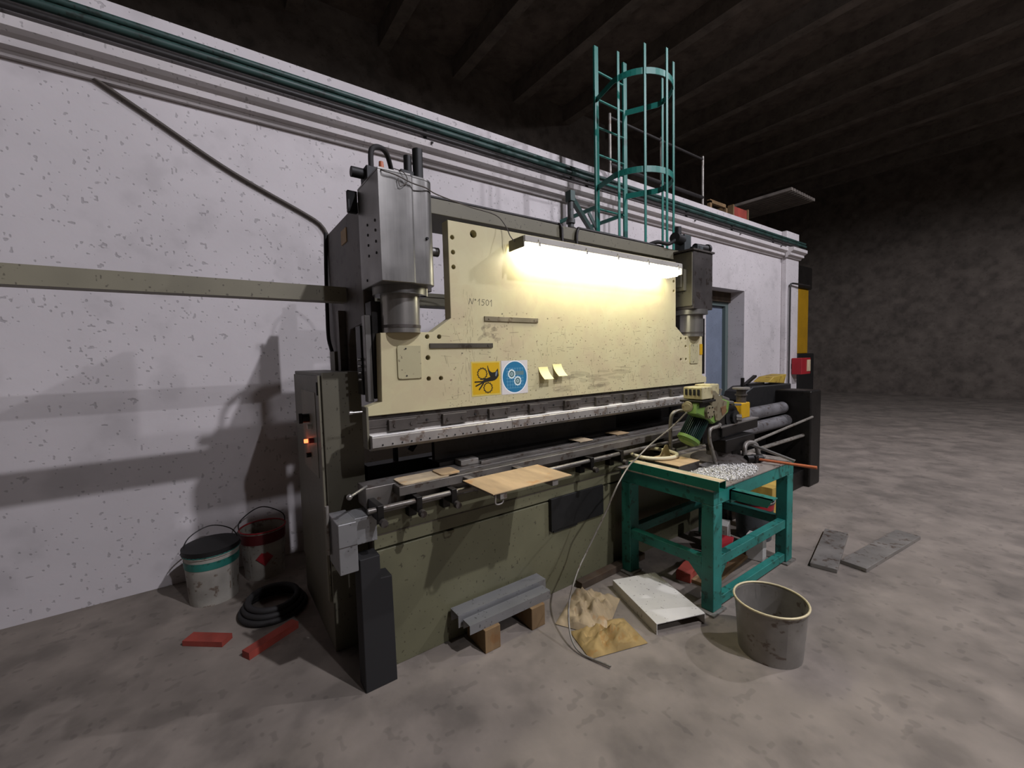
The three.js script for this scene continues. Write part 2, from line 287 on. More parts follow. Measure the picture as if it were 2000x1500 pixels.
{ // stickers on the ram
  const sticker = (draw, w, h, x, y, label) => {
    const cv = document.createElement('canvas'); cv.width = 512; cv.height = 512; draw(cv.getContext('2d'));
    const t = new THREE.CanvasTexture(cv); t.colorSpace = THREE.SRGBColorSpace;
    const g = new THREE.BoxGeometry(w, h, 0.0012).translate(x, y, 0.0007); g.userData.keepUV = true;
    part('sticker', g, M(0xffffff, 0.45, 0, { map: t }), press, label);
  };
  const gear = (c, x, y, r, n, col, lw) => { c.strokeStyle = col; c.lineWidth = lw; c.beginPath(); for (let i = 0; i <= n * 4; i++) { const a = i / (n * 4) * Math.PI * 2, q = (i % 4 < 2) ? r : r * 0.86; const px = x + Math.cos(a) * q, py = y + Math.sin(a) * q; i ? c.lineTo(px, py) : c.moveTo(px, py); } c.stroke(); };
  sticker((c) => {
    c.fillStyle = '#c9b45a'; c.fillRect(0, 0, 512, 512); c.fillStyle = '#c8a010'; c.fillRect(18, 22, 476, 466);
    seed = 5; for (let i = 0; i < 60; i++) { c.fillStyle = 'rgba(120,90,10,0.25)'; c.beginPath(); c.arc(rr(0, 512), rr(0, 512), rr(1, 5), 0, 7); c.fill(); }
    gear(c, 190, 180, 85, 13, '#2b2410', 15); gear(c, 285, 395, 78, 12, '#2b2410', 15);
    c.fillStyle = '#1f1b14'; c.beginPath(); c.moveTo(292, 60); c.quadraticCurveTo(300, 150, 370, 170); c.lineTo(420, 165); c.lineTo(470, 110); c.lineTo(482, 220); c.quadraticCurveTo(440, 300, 340, 300); c.lineTo(250, 310); c.lineTo(190, 330); c.lineTo(160, 300); c.lineTo(270, 250); c.lineTo(330, 235); c.quadraticCurveTo(290, 170, 280, 70); c.fill();
    c.strokeStyle = '#1f1b14'; c.lineWidth = 22; c.lineCap = 'round'; for (const [a, b, d, e] of [[190, 300, 60, 300], [190, 315, 75, 360], [205, 325, 130, 415], [160, 262, 250, 262]]) { c.beginPath(); c.moveTo(a, b); c.lineTo(d, e); c.stroke(); }
    c.fillStyle = '#6b7480'; c.beginPath(); c.ellipse(440, 190, 16, 42, 0.3, 0, 7); c.fill();
  }, 0.2, 0.2, 0.692, 1.476, 'yellow warning sticker with a hand caught between gears');
  sticker((c) => {
    c.fillStyle = '#cfcac6'; c.fillRect(0, 0, 512, 512); c.fillStyle = '#e6ecec'; c.beginPath(); c.arc(256, 252, 250, 0, 7); c.fill();
    c.fillStyle = '#246f95'; c.beginPath(); c.arc(256, 252, 236, 0, 7); c.fill();
    c.strokeStyle = 'rgba(190,220,228,0.55)'; c.lineWidth = 4; for (let i = 0; i < 7; i++) { c.beginPath(); c.moveTo(110 + i * 50, 110); c.lineTo(110 + i * 50, 420); c.stroke(); c.beginPath(); c.moveTo(90, 120 + i * 50); c.lineTo(430, 120 + i * 50); c.stroke(); }
    c.fillStyle = '#5d7a80'; c.fillRect(200, 165, 230, 60);
    for (const [x, y] of [[195, 205], [310, 315]]) { c.fillStyle = '#53706f'; c.beginPath(); c.arc(x, y, 62, 0, 7); c.fill(); gear(c, x, y, 66, 12, '#d8e6e6', 16); c.strokeStyle = '#c8dada'; c.lineWidth = 9; c.beginPath(); c.arc(x, y, 20, 0, 7); c.stroke(); }
  }, 0.198, 0.205, 0.9, 1.474, 'blue round sticker with white gears behind a guard grid');
}
// cylinders
function cylinderUnit(cx, sgn, boxPts, y0, y1, holes) {
  part('cylinder_rod', smooth(cyl([cx, 1.736, -0.03], [cx, 1.93, -0.03], 0.098, 0.098, 48)), mt.polished, press);
  part('rod_ring', smooth(cyl([cx, 1.76, -0.03], [cx, 1.775, -0.03], 0.1, 0.1, 48)), mt.darkSteel, press);
  part('cylinder_flange', smooth(cyl([cx, 1.925, -0.03], [cx, 1.966, -0.03], 0.135, 0.135, 48)), mt.steel, press);
  const b = part('cylinder_housing', smooth(prism(boxPts, 'y', y0, y1, 0.003), 0.7), sgn < 0 ? mt.steel : M(0x5d5855, 0.45, 0.5, { map: tDirty }), press, sgn < 0 ? 'brushed steel cylinder housing' : 'dark grey cylinder housing');
  return b;
}
{
  const L = [[0.05, -0.17], [0.05, 0.15]]; for (const p of [[0.205, 0.152], [0.213, 0.147], [0.222, 0.142]]) L.push(p);
  for (let i = 0; i <= 8; i++) { const a = i / 8 * Math.PI / 2; L.push([0.27 + Math.sin(a) * 0.07, 0.07 + Math.cos(a) * 0.07]); }
  L.push([0.34, -0.17]);
  const b = cylinderUnit(0.2, -1, L, 1.966, 2.47);
  for (const [y, z] of [[2.262, -0.03], [2.214, -0.03], [2.164, -0.028], [2.112, -0.026], [2.256, 0.083], [2.21, 0.084], [2.158, 0.086], [2.105, 0.087], [2.0, -0.07]]) part('vent_hole', cyl([0.047, y, z], [0.0515, y, z], 0.0065, 0.0065, 10), mt.ink, b);
  part('cover_knob', cyl([0.285, 2.19, 0.13], [0.285, 2.19, 0.148], 0.009, 0.006, 12), mt.ink, b);
  part('flange_plug', smooth(cyl([0.31, 1.925, 0.02], [0.31, 1.966, 0.02], 0.022, 0.022, 20)), mt.polished, press);
  part('top_plate', prism(L, 'y', 2.47, 2.478, 0), mt.steel, b);
  // valves and hoses on top
  const v = part('valve_block', [box(0.06, 0.14, 2.48, 2.56, -0.14, -0.04, 0.006), cyl([0.06, 2.53, -0.09], [0.0, 2.53, -0.09], 0.025), box(0.0, 0.05, 2.36, 2.47, -0.2, -0.172, 0.004)], mt.black, b);
  parts('solenoid', [smooth(cyl([0.3, 2.48, 0.03], [0.3, 2.66, 0.03], 0.026)), smooth(cyl([0.25, 2.48, 0.02], [0.25, 2.62, 0.02], 0.02)), box(0.2, 0.27, 2.48, 2.54, -0.05, 0.05, 0.005)], mt.black, v);
  part('hose', tube([[0.1, 2.55, -0.09], [0.12, 2.68, -0.12], [0.22, 2.72, -0.2], [0.3, 2.62, -0.3], [0.36, 2.49, -0.34]], 0.014), mt.rubber, v);
  part('orange_cap', cyl([0.075, 2.48, 0.13], [0.075, 2.51, 0.13], 0.012, 0.01), mt.orange, v);
  // small rubber buffer beside the ram edge
  part('side_block', box(0.36, 0.41, 1.97, 2.3, -0.16, -0.09, 0.004), mt.darkSteel, press);
  part('buffer', smooth(cyl([0.41, 2.2, -0.12], [0.47, 2.2, -0.12], 0.025)), mt.steel, press);
  const R = [[2.72, -0.2], [2.72, 0.07], [2.73, 0.08], [3.01, 0.08], [3.02, 0.07], [3.02, -0.2]];
  const c = cylinderUnit(2.86, 1, R, 1.966, 2.45);
  part('side_cover', box(2.709, 2.72, 1.99, 2.44, -0.18, 0.07, 0.003), mt.olive, c);
  part('bracket', [box(2.67, 2.709, 2.12, 2.3, -0.08, 0.02, 0.004), box(2.66, 2.672, 2.15, 2.27, -0.06, 0.0, 0.003)], mt.olive, c);
  part('top_plate', box(2.70, 3.03, 2.45, 2.465, -0.2, 0.09), mt.darkSteel, c);
  const v2 = part('valve_block', [box(2.78, 2.88, 2.465, 2.62, -0.14, -0.04, 0.006), box(2.86, 2.95, 2.465, 2.52, -0.1, 0.03, 0.004)], M(0x4b5253, 0.5, 0.3, { map: tDirty }), c);
  parts('solenoid', [smooth(cyl([2.79, 2.575, -0.08], [2.66, 2.575, -0.06], 0.045)), smooth(cyl([2.74, 2.62, -0.08], [2.74, 2.68, -0.08], 0.028)), smooth(cyl([2.9, 2.515, -0.02], [3.05, 2.515, 0.0], 0.034)), smooth(cyl([3.05, 2.515, 0.0], [3.075, 2.515, 0.003], 0.042))], mt.black, v2);
  part('hose', tube([[2.68, 2.56, -0.06], [2.6, 2.52, -0.08], [2.5, 2.53, -0.12], [2.42, 2.5, -0.2], [2.36, 2.5, -0.3]], 0.016), mt.rubber, v2);
}
// guides
part('guide_rail', box(0.028, 0.06, 1.385, 1.83, -0.13, -0.08, 0.004), mt.steel, press);
part('guide_block', [box(0.062, 0.12, 1.4, 1.9, -0.17, -0.075, 0.004), box(0.02, 0.062, 1.42, 1.78, -0.22, -0.135, 0.004)], mt.blackMetal, press);
part('guide_block', box(3.0, 3.05, 1.4, 1.9, -0.16, -0.01, 0.004), mt.blackMetal, press);
for (let i = 0; i < 4; i++) part('adjusting_screw', cyl([0.005, 1.5 + i * 0.035, -0.15], [0.022, 1.5 + i * 0.035, -0.15], 0.008), mt.steel, press);
part('locking_pin', [cyl([-0.075, 1.345, -0.03], [0, 1.345, -0.03], 0.006), cyl([-0.08, 1.345, -0.03], [-0.066, 1.345, -0.03], 0.01)], mt.polished, press);
// punch holder, clamps, punch
{
  const h = part('punch_holder', [box(0, 3.06, 1.235, 1.303, -0.045, 0, 0.002), box(0, 3.06, 1.303, 1.323, -0.06, -0.02), box(0, 3.06, 1.262, 1.27, 0, 0.004)], mt.darkSteel, press);
  part('end_plate', box(-0.012, 0, 1.16, 1.37, -0.06, 0.01, 0.002), mt.olive, h);
  for (let k = 0; k < 10; k++) {
    const x = 0.095 + 0.3 * k;
    part('clamp', [box(x, x + 0.15, 1.24, 1.297, 0.0, 0.022, 0.003), cyl([x + 0.03, 1.268, 0.02], [x + 0.03, 1.268, 0.028], 0.009, 0.009, 10), cyl([x + 0.12, 1.268, 0.02], [x + 0.12, 1.268, 0.028], 0.009, 0.009, 10)], mt.darkSteel, h);
    part('grub_screw', cyl([x + 0.215, 1.275, 0], [x + 0.215, 1.275, 0.007], 0.006, 0.006, 8), mt.ink, h);
  }
  const pp = [[-0.03, 1.236], [0.0, 1.236], [0.002, 1.227], [0.044, 1.225], [0.05, 1.219], [0.05, 1.172], [0.016, 1.152], [-0.006, 1.15], [-0.03, 1.17]];
  for (const [a, b] of [[0.0, 0.835], [0.837, 1.67], [1.672, 2.505], [2.507, 3.06]]) part('punch_highlight', box(a + 0.001, b - 0.001, 1.2262, 1.2295, 0.003, 0.0455, 0.001), mt.highlightSteel, part('punch', prism(pp, 'x', a, b, 0.001), mt.punch, press), 'pale strip with the lamp highlight put into its colour');  // thin pale strip carries the lamp highlight as colour
  const sc = []; for (let x = 0.05; x < 3.03; x += 0.05) sc.push(cyl([x, 1.182, 0.048], [x, 1.182, 0.053], 0.0045, 0.0045, 6)); parts('punch_screw', sc, mt.ink, press);
}
// bed
{
  part('bed_panel', box(0.0, 3.05, 0.0, 0.634, -0.03, 0.0, 0.003), mt.bed, press, 'olive green bed panel with scuffs');
  part('bed_panel', box(0.0, 3.05, 0.645, 0.83, -0.03, 0.0, 0.003), mt.bed, press);
  part('bed_core', box(0.12, 2.94, 0.0, 0.86, -0.36, -0.03), mt.oliveDark, press);
  const b1 = part('die_block', box(-0.03, 3.06, 0.86, 0.966, -0.14, 0.0, 0.004), mt.rail, press);
  part('die_ridge', [box(0.66, 3.06, 0.966, 0.984, -0.05, -0.03, 0.002)], mt.rail, b1);
  part('front_rail', box(0.11, 3.06, 0.918, 0.965, 0.0, 0.085, 0.003), mt.rail, b1);
  part('rail_shelf', box(0.0, 3.05, 0.845, 0.86, -0.02, 0.055, 0.002), mt.darkSteel, b1);
  const rod = part('gauge_rod', smooth(cyl([-0.06, 0.893, 0.125], [2.9, 0.893, 0.125], 0.0135, 0.0135, 16)), mt.rail, press);
  for (const x of [-0.005, 0.19, 0.385, 1.42, 1.72, 2.3]) {
    part('rod_bracket', [box(x - 0.016, x + 0.016, 0.84, 0.915, 0.0, 0.145, 0.004), box(x - 0.022, x + 0.022, 0.79, 0.85, 0.0, 0.05, 0.004)], mt.blackMetal, rod);
    part('knob', [smooth(cyl([x + 0.005, 0.835, 0.05], [x + 0.005, 0.835, 0.16], 0.009)), smooth(cyl([x + 0.005, 0.835, 0.155], [x + 0.005, 0.835, 0.18], 0.02, 0.017))], mt.darkSteel, rod);
  }
  part('lever', [smooth(cyl([-0.13, 0.972, 0.1], [-0.03, 0.983, 0.02], 0.007)), smooth(new THREE.SphereGeometry(0.014, 14, 10).translate(-0.132, 0.972, 0.1))], mt.polished, press);
  for (const x of [0.47, 0.8]) part('support_arm', box(x, x + 0.04, 0.918, 0.952, 0.085, 0.45, 0.003), mt.galv, press);
  part('support_clip', tube([[0.45, 0.945, 0.44], [0.45, 0.9, 0.44], [0.49, 0.9, 0.44], [0.49, 0.945, 0.44]], 0.004, 20, 6), mt.galv, press);
  part('added_backing', box(3.0, 3.3, 0.5, 1.3, -0.7, -0.32, 0.004), mt.blackMetal, press);  // dark box added to close off the bright gap under the punch
  part('bed_line', box(0.02, 3.03, 0.715, 0.719, 0.0, 0.003), mt.oliveDark, press);
  // back gauge beam behind the tools
  const bg = part('back_gauge_beam', [box(0.44, 2.06, 0.99, 1.16, -0.24, -0.2, 0.003), box(0.44, 2.93, 0.962, 0.99, -0.3, -0.141, 0.002), box(2.08, 2.93, 0.99, 1.17, -0.36, -0.3, 0.003)], mt.blackMetal, press);
  part('back_gauge_arm', [turned(box(-0.1, 0.1, -0.012, 0.012, -0.015, 0.015), 0, 0, -0.5, 0.34, 1.1, -0.5), box(0.3, 0.32, 0.86, 1.1, -0.52, -0.48), turned(box(-0.06, 0.06, -0.02, 0.02, -0.02, 0.02), 0, 0, 0.9, 0.44, 1.06, -0.5), box(0.12, 0.7, 0.86, 0.96, -0.56, -0.46), box(0.13, 0.7, 1.13, 1.3, -0.55, -0.45)], mt.black, bg);
  const jb = part('control_box', box(-0.19, -0.105, 0.612, 0.852, -0.1, 0.1, 0.005), mt.greySheet, press, 'light grey sheet steel box at the end of the bed');
  part('seam', box(-0.188, -0.107, 0.74, 0.744, 0.1, 0.1012), mt.darkSteel, jb);
  part('box_mount', box(-0.105, 0.0, 0.72, 0.85, -0.08, 0.06, 0.003), mt.greySheet, jb);
  part('conduit', cyl([-0.2, 0.66, -0.06], [-0.2, 0.9, -0.06], 0.009), mt.galv, jb);
  part('corner_void', prism([[-0.1, 0], [0.055, 0], [0.05, 0.54], [-0.005, 0.545], [-0.005, 0.66], [-0.1, 0.66]], 'z', 0.0, 0.1, 0.003), mt.ink, press, 'black block standing in for the dark void at the lower left corner of the bed');  // black block painted in place of the shaded void beside the bed
}
// conduit along the crosshead
part('beam_conduit', tube([[0.36, 2.505, -0.13], [0.92, 2.503, -0.125], [1.34, 2.503, -0.12], [1.385, 2.485, -0.09], [1.392, 2.44, -0.088], [1.392, 2.37, -0.085]], 0.0105, 60), mt.pipeDark, press);
part('beam_conduit', tube([[1.53, 2.37, -0.085], [1.532, 2.44, -0.088], [1.55, 2.485, -0.09], [1.62, 2.503, -0.12], [2.0, 2.503, -0.12], [2.6, 2.503, -0.13]], 0.0105, 60), mt.pipeDark, press);
part('frame_cable', tube([[0.05, 2.44, -0.9], [0.045, 2.2, -0.92], [0.035, 1.95, -0.9], [0.03, 1.75, -0.88], [0.035, 1.6, -0.8], [0.03, 1.2, -0.75]], 0.012, 40), mt.black, press);

// beam that runs off to the left from the side frame
{
  const t = thing('steel_beam', 'olive painted channel beam running left from the press frame', 'beam');
  part('channel', prism([[-0.5, 1.945], [-0.5, 2.03], [-0.6, 2.03], [-0.6, 2.018], [-0.512, 2.018], [-0.512, 1.957], [-0.6, 1.957], [-0.6, 1.945]], 'x', -2.6, 0.058), M(0x8a8570, 0.55, 0, { map: tPaint }), t);
  part('post', box(-2.7, -2.6, 0, 2.05, -0.6, -0.5, 0.004), mt.olive, t);
}
// electrical cabinet on the left flank
{
  const t = thing('electrical_cabinet', 'narrow olive electrical cabinet with switches beside the press', 'cabinet');
  part('body', box(-0.145, 0.058, 0.0, 1.54, -1.13, -0.3, 0.004), mt.cab, t);
  const d = part('door', box(-0.157, -0.146, 0.28, 1.52, -1.1, -0.36, 0.003), mt.cab, t);
  part('door_edge', box(-0.16, -0.147, 0.28, 1.525, -0.352, -0.318, 0.002), mt.cabStrip, d);
  part('switch_panel', box(-0.16, -0.157, 0.95, 1.43, -0.83, -0.42, 0.003), mt.cabStrip, d);
  part('selector_switch', smooth(cyl([-0.16, 1.27, -0.62], [-0.195, 1.27, -0.62], 0.026)), mt.black, d);
  part('switch_lever', box(-0.215, -0.195, 1.24, 1.3, -0.628, -0.612, 0.003), mt.black, d);
  part('push_button', smooth(cyl([-0.16, 1.225, -0.56], [-0.182, 1.225, -0.56], 0.015)), mt.white, d, 'pale push button');
  part('push_button', smooth(cyl([-0.16, 1.15, -0.52], [-0.185, 1.15, -0.52], 0.015)), mt.red, d);
  part('push_button', smooth(cyl([-0.16, 1.05, -0.62], [-0.185, 1.05, -0.62], 0.015)), mt.black, d);
  part('pilot_lamp', smooth(cyl([-0.16, 1.12, -0.7], [-0.18, 1.12, -0.7], 0.012)), mt.pilotGlow, d, 'lit red pilot lamp');
  const pl = new THREE.PointLight(0xff6a3c, 0.01, 0, 2); pl.position.set(-0.2, 1.12, -0.7); pl.castShadow = true; scene.add(pl);
  part('hinge', cyl([-0.158, 1.42, -0.335], [-0.158, 1.49, -0.335], 0.009), mt.blackMetal, d);
}
// fluorescent lamp on the ram
{
  const t = thing('fluorescent_lamp', 'long lit fluorescent batten lamp fixed on the cream ram', 'lamp');
  const h = part('housing', [box(0.875, 2.42, 2.252, 2.29, 0.012, 0.165, 0.006)], mt.housing, t);
  part('end_cap', box(0.866, 0.876, 2.222, 2.286, 0.016, 0.162, 0.004), mt.housingEnd, t);
  part('end_cap', box(2.419, 2.429, 2.205, 2.288, 0.016, 0.162, 0.004), mt.housing, t);
  part('diffuser', smooth(prism([[0.02, 2.252], [0.02, 2.215], [0.04, 2.195], [0.135, 2.195], [0.158, 2.215], [0.158, 2.252]], 'x', 0.9, 2.4), 0.3), mt.lampGlow, t);
  for (const x of [0.98, 1.37, 1.67, 2.0, 2.37]) part('clip', [box(x - 0.008, x + 0.008, 2.236, 2.275, 0.163, 0.171, 0.002), cyl([x, 2.262, 0.17], [x, 2.262, 0.175], 0.006)], mt.housing, t);
  parts('mount', [box(1.05, 1.12, 2.285, 2.3, 0.0, 0.03), box(2.2, 2.27, 2.285, 2.3, 0.0, 0.03)], mt.blackMetal, t);
  part('supply_wire', tube([[0.07, 2.48, 0.13], [0.07, 2.458, 0.164], [0.13, 2.452, 0.164], [0.21, 2.432, 0.163], [0.28, 2.428, 0.155], [0.37, 2.43, 0.1], [0.61, 2.44, 0.01], [0.78, 2.425, 0.01], [0.835, 2.37, 0.03], [0.85, 2.3, 0.06], [0.87, 2.265, 0.08]], 0.0032, 90, 6), mt.conduit, t);
  part('wire_tie', tube([[0.13, 2.49, 0.14], [0.17, 2.47, 0.164], [0.185, 2.435, 0.162], [0.15, 2.405, 0.162], [0.14, 2.44, 0.162]], 0.0022, 40, 5), mt.conduit, t);
  const a = new THREE.RectAreaLight(0xfdf7d4, TUBE_LAMP_NITS, 1.4, 0.11); a.position.set(1.68, 2.193, 0.09); a.rotation.x = -Math.PI / 2; a.castShadow = true; scene.add(a);
}
// paper notes and strips on the ram
{
  const note = (x, y, label) => { const g = new THREE.PlaneGeometry(0.078, 0.078, 1, 8), p = g.attributes.position; for (let i = 0; i < p.count; i++) { const v = 0.039 - p.getY(i); p.setZ(i, 0.0015 + 7.5 * v * v); p.setX(i, p.getX(i) + v * 0.18); } g.computeVertexNormals(); const g2 = g.clone(); g2.translate(0, 0, 0.0004); const s = solo('paper_note', [g, g2].map((q) => q.translate(x, y, 0)), mt.note, label, 'note', 'paper notes on the ram'); return s; };
  note(1.125, 1.49, 'pale yellow sticky note curling off the ram nearer the blue sticker');
  note(1.245, 1.505, 'pale yellow sticky note curling off the ram farther from the blue sticker');
  solo('steel_strip', [box(0.69, 1.09, 1.81, 1.838, 0.0005, 0.007, 0.001), cyl([1.06, 1.824, 0.006], [1.06, 1.824, 0.01], 0.005), cyl([0.72, 1.824, 0.006], [0.72, 1.824, 0.01], 0.005)], M(0x9a8f74, 0.5, 0.4, { map: tDirty }), 'upper narrow metal strip on the ram under the handwritten number', 'strip', 'metal strips on the ram');
  solo('steel_strip', [box(0.34, 0.742, 1.656, 1.682, 0.0005, 0.008, 0.001), cyl([0.71, 1.669, 0.006], [0.71, 1.669, 0.011], 0.006)], M(0x5d574b, 0.5, 0.4, { map: tDirty }), 'lower dark metal strip on the ram above the yellow sticker', 'strip', 'metal strips on the ram');
  solo('warning_tag', box(2.945, 2.99, 1.575, 1.67, 0.0005, 0.003), mt.yellow, 'small yellow tag at the right edge of the ram', 'tag');
}
// pieces lying on the bed
{
  const t = thing('sheet_metal_blank', 'large tan sheet metal blank on the support arms in front of the bed', 'sheet');
  part('plate', box(0.425, 0.93, 0.953, 0.957, 0.165, 0.458, 0), mt.tan, t);
  const rp = (x0, x1, z0, z1, r) => { const s = new THREE.Shape(); s.moveTo(x0 + r, z0); s.lineTo(x1 - r, z0); s.quadraticCurveTo(x1, z0, x1, z0 + r); s.lineTo(x1, z1 - r); s.quadraticCurveTo(x1, z1, x1 - r, z1); s.lineTo(x0 + r, z1); s.quadraticCurveTo(x0, z1, x0, z1 - r); s.lineTo(x0, z0 + r); s.quadraticCurveTo(x0, z0, x0 + r, z0); return s; };
  const plate = (s, y0, y1, m, label) => solo('flat_plate', new THREE.ExtrudeGeometry(s, { depth: y1 - y0, bevelEnabled: false }).rotateX(Math.PI / 2).translate(0, y1, 0), m, label, 'plate', 'small plates on the die block');
  plate(rp(0.13, 0.4, -0.06, 0.08, 0.03), 0.967, 0.974, mt.tanLight, 'grey beige rounded plate at the left end of the die block');
  plate(rp(0.35, 0.465, -0.055, 0.075, 0.025), 0.9745, 0.981, mt.tan, 'small tan rounded plate overlapping the larger beige plate');
  solo('steel_block', box(0.54, 0.66, 0.967, 1.0, -0.135, -0.06, 0.003), mt.galv, 'small grey steel block on the die block left of centre', 'block');
  solo('flat_plate', box(1.47, 1.6, 0.985, 0.99, -0.14, -0.02), mt.tanLight, 'pale rectangular plate lying across the middle of the die block', 'plate', 'small plates on the die block');
  solo('flat_plate', box(1.86, 2.0, 0.985, 0.99, -0.14, -0.02), mt.tan, 'tan rectangular plate lying farther right on the die block', 'plate', 'small plates on the die block');
  solo('dark_panel', [box(1.15, 1.66, 0.435, 0.655, 0.001, 0.018, 0.003), box(1.152, 1.158, 0.435, 0.655, 0.018, 0.026), box(1.18, 1.4, 0.42, 0.436, 0.001, 0.012)], mt.black, 'dark rubber panel fixed to the olive bed front', 'panel');
}

// ------------------------------------------------------------------ wall services
solo('wall_conduit', tube([[-1.6, 3.75, -1.78], [-0.9, 3.34, -1.78], [-0.41, 3.05, -1.78], [0.1, 2.815, -1.78], [0.22, 2.74, -1.78], [0.27, 2.62, -1.78], [0.275, 2.3, -1.78], [0.275, 1.0, -1.78]], 0.014, 80), mt.conduit, 'dark conduit running diagonally across the white wall left of press', 'conduit');
for (const [y, r, m, z, l] of [[3.835, 0.024, mt.pipeGreen, -1.7, 'uppermost green grey pipe of the bundle high on the white wall'], [3.775, 0.028, mt.pipeGreen, -1.69, 'middle green grey pipe of the bundle high on the white wall'], [3.715, 0.02, mt.pipeDark, -1.7, 'lowest dark pipe of the bundle high on the white wall']])
  solo('wall_pipe', cyl([-8, y, z], [9.9, y, z], r, r, 14), m, l, 'pipe', 'pipes above the cornice');
for (const x of [1.2, 3.4, 5.6, 7.0, 8.6]) solo('pipe_hanger', [box(x - 0.012, x + 0.012, 3.69, 3.87, -1.8, -1.775), turned(box(-0.008, 0.008, -0.008, 0.008, -0.1, 0.1), 0.35, 0, 0, x, 3.65, -1.72)], mt.pipeDark, ['dark pipe hanger above the left part of the press', 'dark pipe hanger behind the green ladder cage', 'dark pipe hanger between ladder and door', 'dark pipe hanger above the door opening', 'dark pipe hanger nearest the wall corner'][[1.2, 3.4, 5.6, 7.0, 8.6].indexOf(x)], 'hanger', 'hangers of the pipe bundle');
solo('corner_pipe', [cyl([9.1, 0.2, -1.66], [9.1, 2.86, -1.66], 0.016), tube([[9.1, 2.84, -1.66], [9.12, 2.93, -1.66], [9.25, 2.95, -1.64], [9.9, 2.94, -1.6]], 0.018)], mt.pipeDark, 'thin vertical pipe beside the right corner of the white wall', 'pipe');

// caged ladder behind the press
{
  const t = thing('caged_ladder', 'green steel ladder with safety cage hoops behind the press', 'ladder');
  const xs = [2.95, 3.42], zl = -1.2;
  for (const x of xs) part('rail', box(x - 0.03, x + 0.03, 0, 4.9, zl - 0.012, zl + 0.012, 0.003), mt.ladder, t);
  for (let y = 0.3; y < 4.9; y += 0.29) part('rung', cyl([xs[0], y, zl], [xs[1], y, zl], 0.012, 0.012, 10), mt.ladder, t);
  const cx = 3.2, hw = 0.37;
  const arc = (k) => { const a = Math.PI * (k - 0.08) / 0.84; return [cx + 0.05 - Math.cos(a) * hw, zl + 0.3 + Math.sin(a) * 0.38]; };
  for (const y of [3.42, 4.35]) {
    const o = [], n = 24, pts = [[xs[0], zl]]; for (let i = 0; i <= n; i++) { const a = Math.PI * i / n; pts.push([cx + 0.03 - Math.cos(a) * hw, zl + 0.32 + Math.sin(a) * 0.36]); } pts.push([xs[1], zl]);
    const inner = pts.map(([x, z], i) => { const c = [cx + 0.03, zl + 0.25]; return [x + (c[0] - x) * 0.02, z + (c[1] - z) * 0.02]; });
    part('hoop', prism([...pts, ...inner.reverse()], 'y', y - 0.03, y + 0.03), mt.ladder, t);
  }
  for (const a of [0.05, 0.28, 0.5, 0.72, 0.95]) { const x = cx + 0.03 - Math.cos(Math.PI * a) * hw, z = zl + 0.32 + Math.sin(Math.PI * a) * 0.36; part('cage_bar', box(x - 0.016, x + 0.016, 2.55, 4.6, z - 0.004, z + 0.004), mt.ladder, t); }
  parts('strut', [turned(box(-0.3, 0.3, -0.02, 0.02, -0.006, 0.006), 0, 0, -0.9, 3.0, 2.9, -1.2), cyl([3.0, 2.95, zl], [3.4, 2.95, zl], 0.012)], mt.pipeGreen, t);
  parts('wall_tie', [box(2.94, 2.96, 3.2, 3.24, -1.8, zl), box(3.41, 3.43, 3.2, 3.24, -1.8, zl), box(2.94, 2.96, 1.2, 1.24, -1.8, zl), box(3.41, 3.43, 1.2, 1.24, -1.8, zl)], mt.ladder, t);
}
{ // stand pipe on the crosshead
  const t = thing('vent_post', 'short grey post with flanged base on top of the press', 'post');
  part('post', [cyl([1.68, 2.56, -0.3], [1.68, 2.76, -0.3], 0.024), cyl([1.68, 2.6, -0.3], [1.68, 2.63, -0.3], 0.034)], M(0x5c5f5e, 0.5, 0.3, { map: tDirty }), t);
  part('base', smooth(lathe([[0, 0], [0.1, 0], [0.1, 0.03], [0.06, 0.06], [0.03, 0.08], [0, 0.08]], 1.68, 2.49, -0.3)), mt.darkSteel, t);
  part('head', [box(1.655, 1.705, 2.76, 2.84, -0.33, -0.27, 0.004), turned(box(0, 1.3, -0.03, 0.02, -0.015, 0.015), 0, 0.6, 0, 1.68, 2.81, -0.3)], mt.pipeGreen, t);
}

// ------------------------------------------------------------------ on top of the partition
{
  const t = thing('storage_crate', 'rusty red crate on top of the wall near the corner', 'crate');
  part('side', box(7.85, 8.4, 3.98, 4.42, -2.24, -2.2), mt.redRust, t); part('side', box(7.85, 8.4, 3.98, 4.42, -2.7, -2.66), mt.redRust, t);
  part('end', box(7.82, 7.86, 3.98, 4.44, -2.72, -2.18), mt.wood, t); part('end', box(8.4, 8.44, 3.98, 4.44, -2.72, -2.18), mt.wood, t);
  part('bottom', box(7.86, 8.4, 3.98, 4.02, -2.66, -2.24), mt.wood, t);
  const u = thing('wooden_frame', 'dark wooden frame standing on the wall left of the red crate', 'frame');
  part('stile', box(7.1, 7.16, 3.98, 4.4, -2.3, -2.24), mt.wood, u); part('stile', box(7.66, 7.72, 3.98, 4.42, -2.3, -2.24), mt.wood, u);
  part('top', box(7.1, 7.72, 4.36, 4.42, -2.3, -2.24), mt.wood, u); part('board', box(7.16, 7.66, 3.98, 4.2, -2.29, -2.26), mt.lintel, u);
  const v = thing('guard_rail', 'thin dark guard rail posts on top of the wall', 'railing');
  for (const x of [4.2, 5.4, 6.6]) part('post', cyl([x, 3.98, -2.1], [x, 5.0, -2.1], 0.022), mt.galv, v);
  part('handrail', cyl([4.2, 4.95, -2.1], [6.6, 4.95, -2.1], 0.02), mt.pipeDark, v); part('handrail', cyl([4.2, 4.3, -2.1], [6.6, 4.3, -2.1], 0.03), mt.pipeDark, v);
}

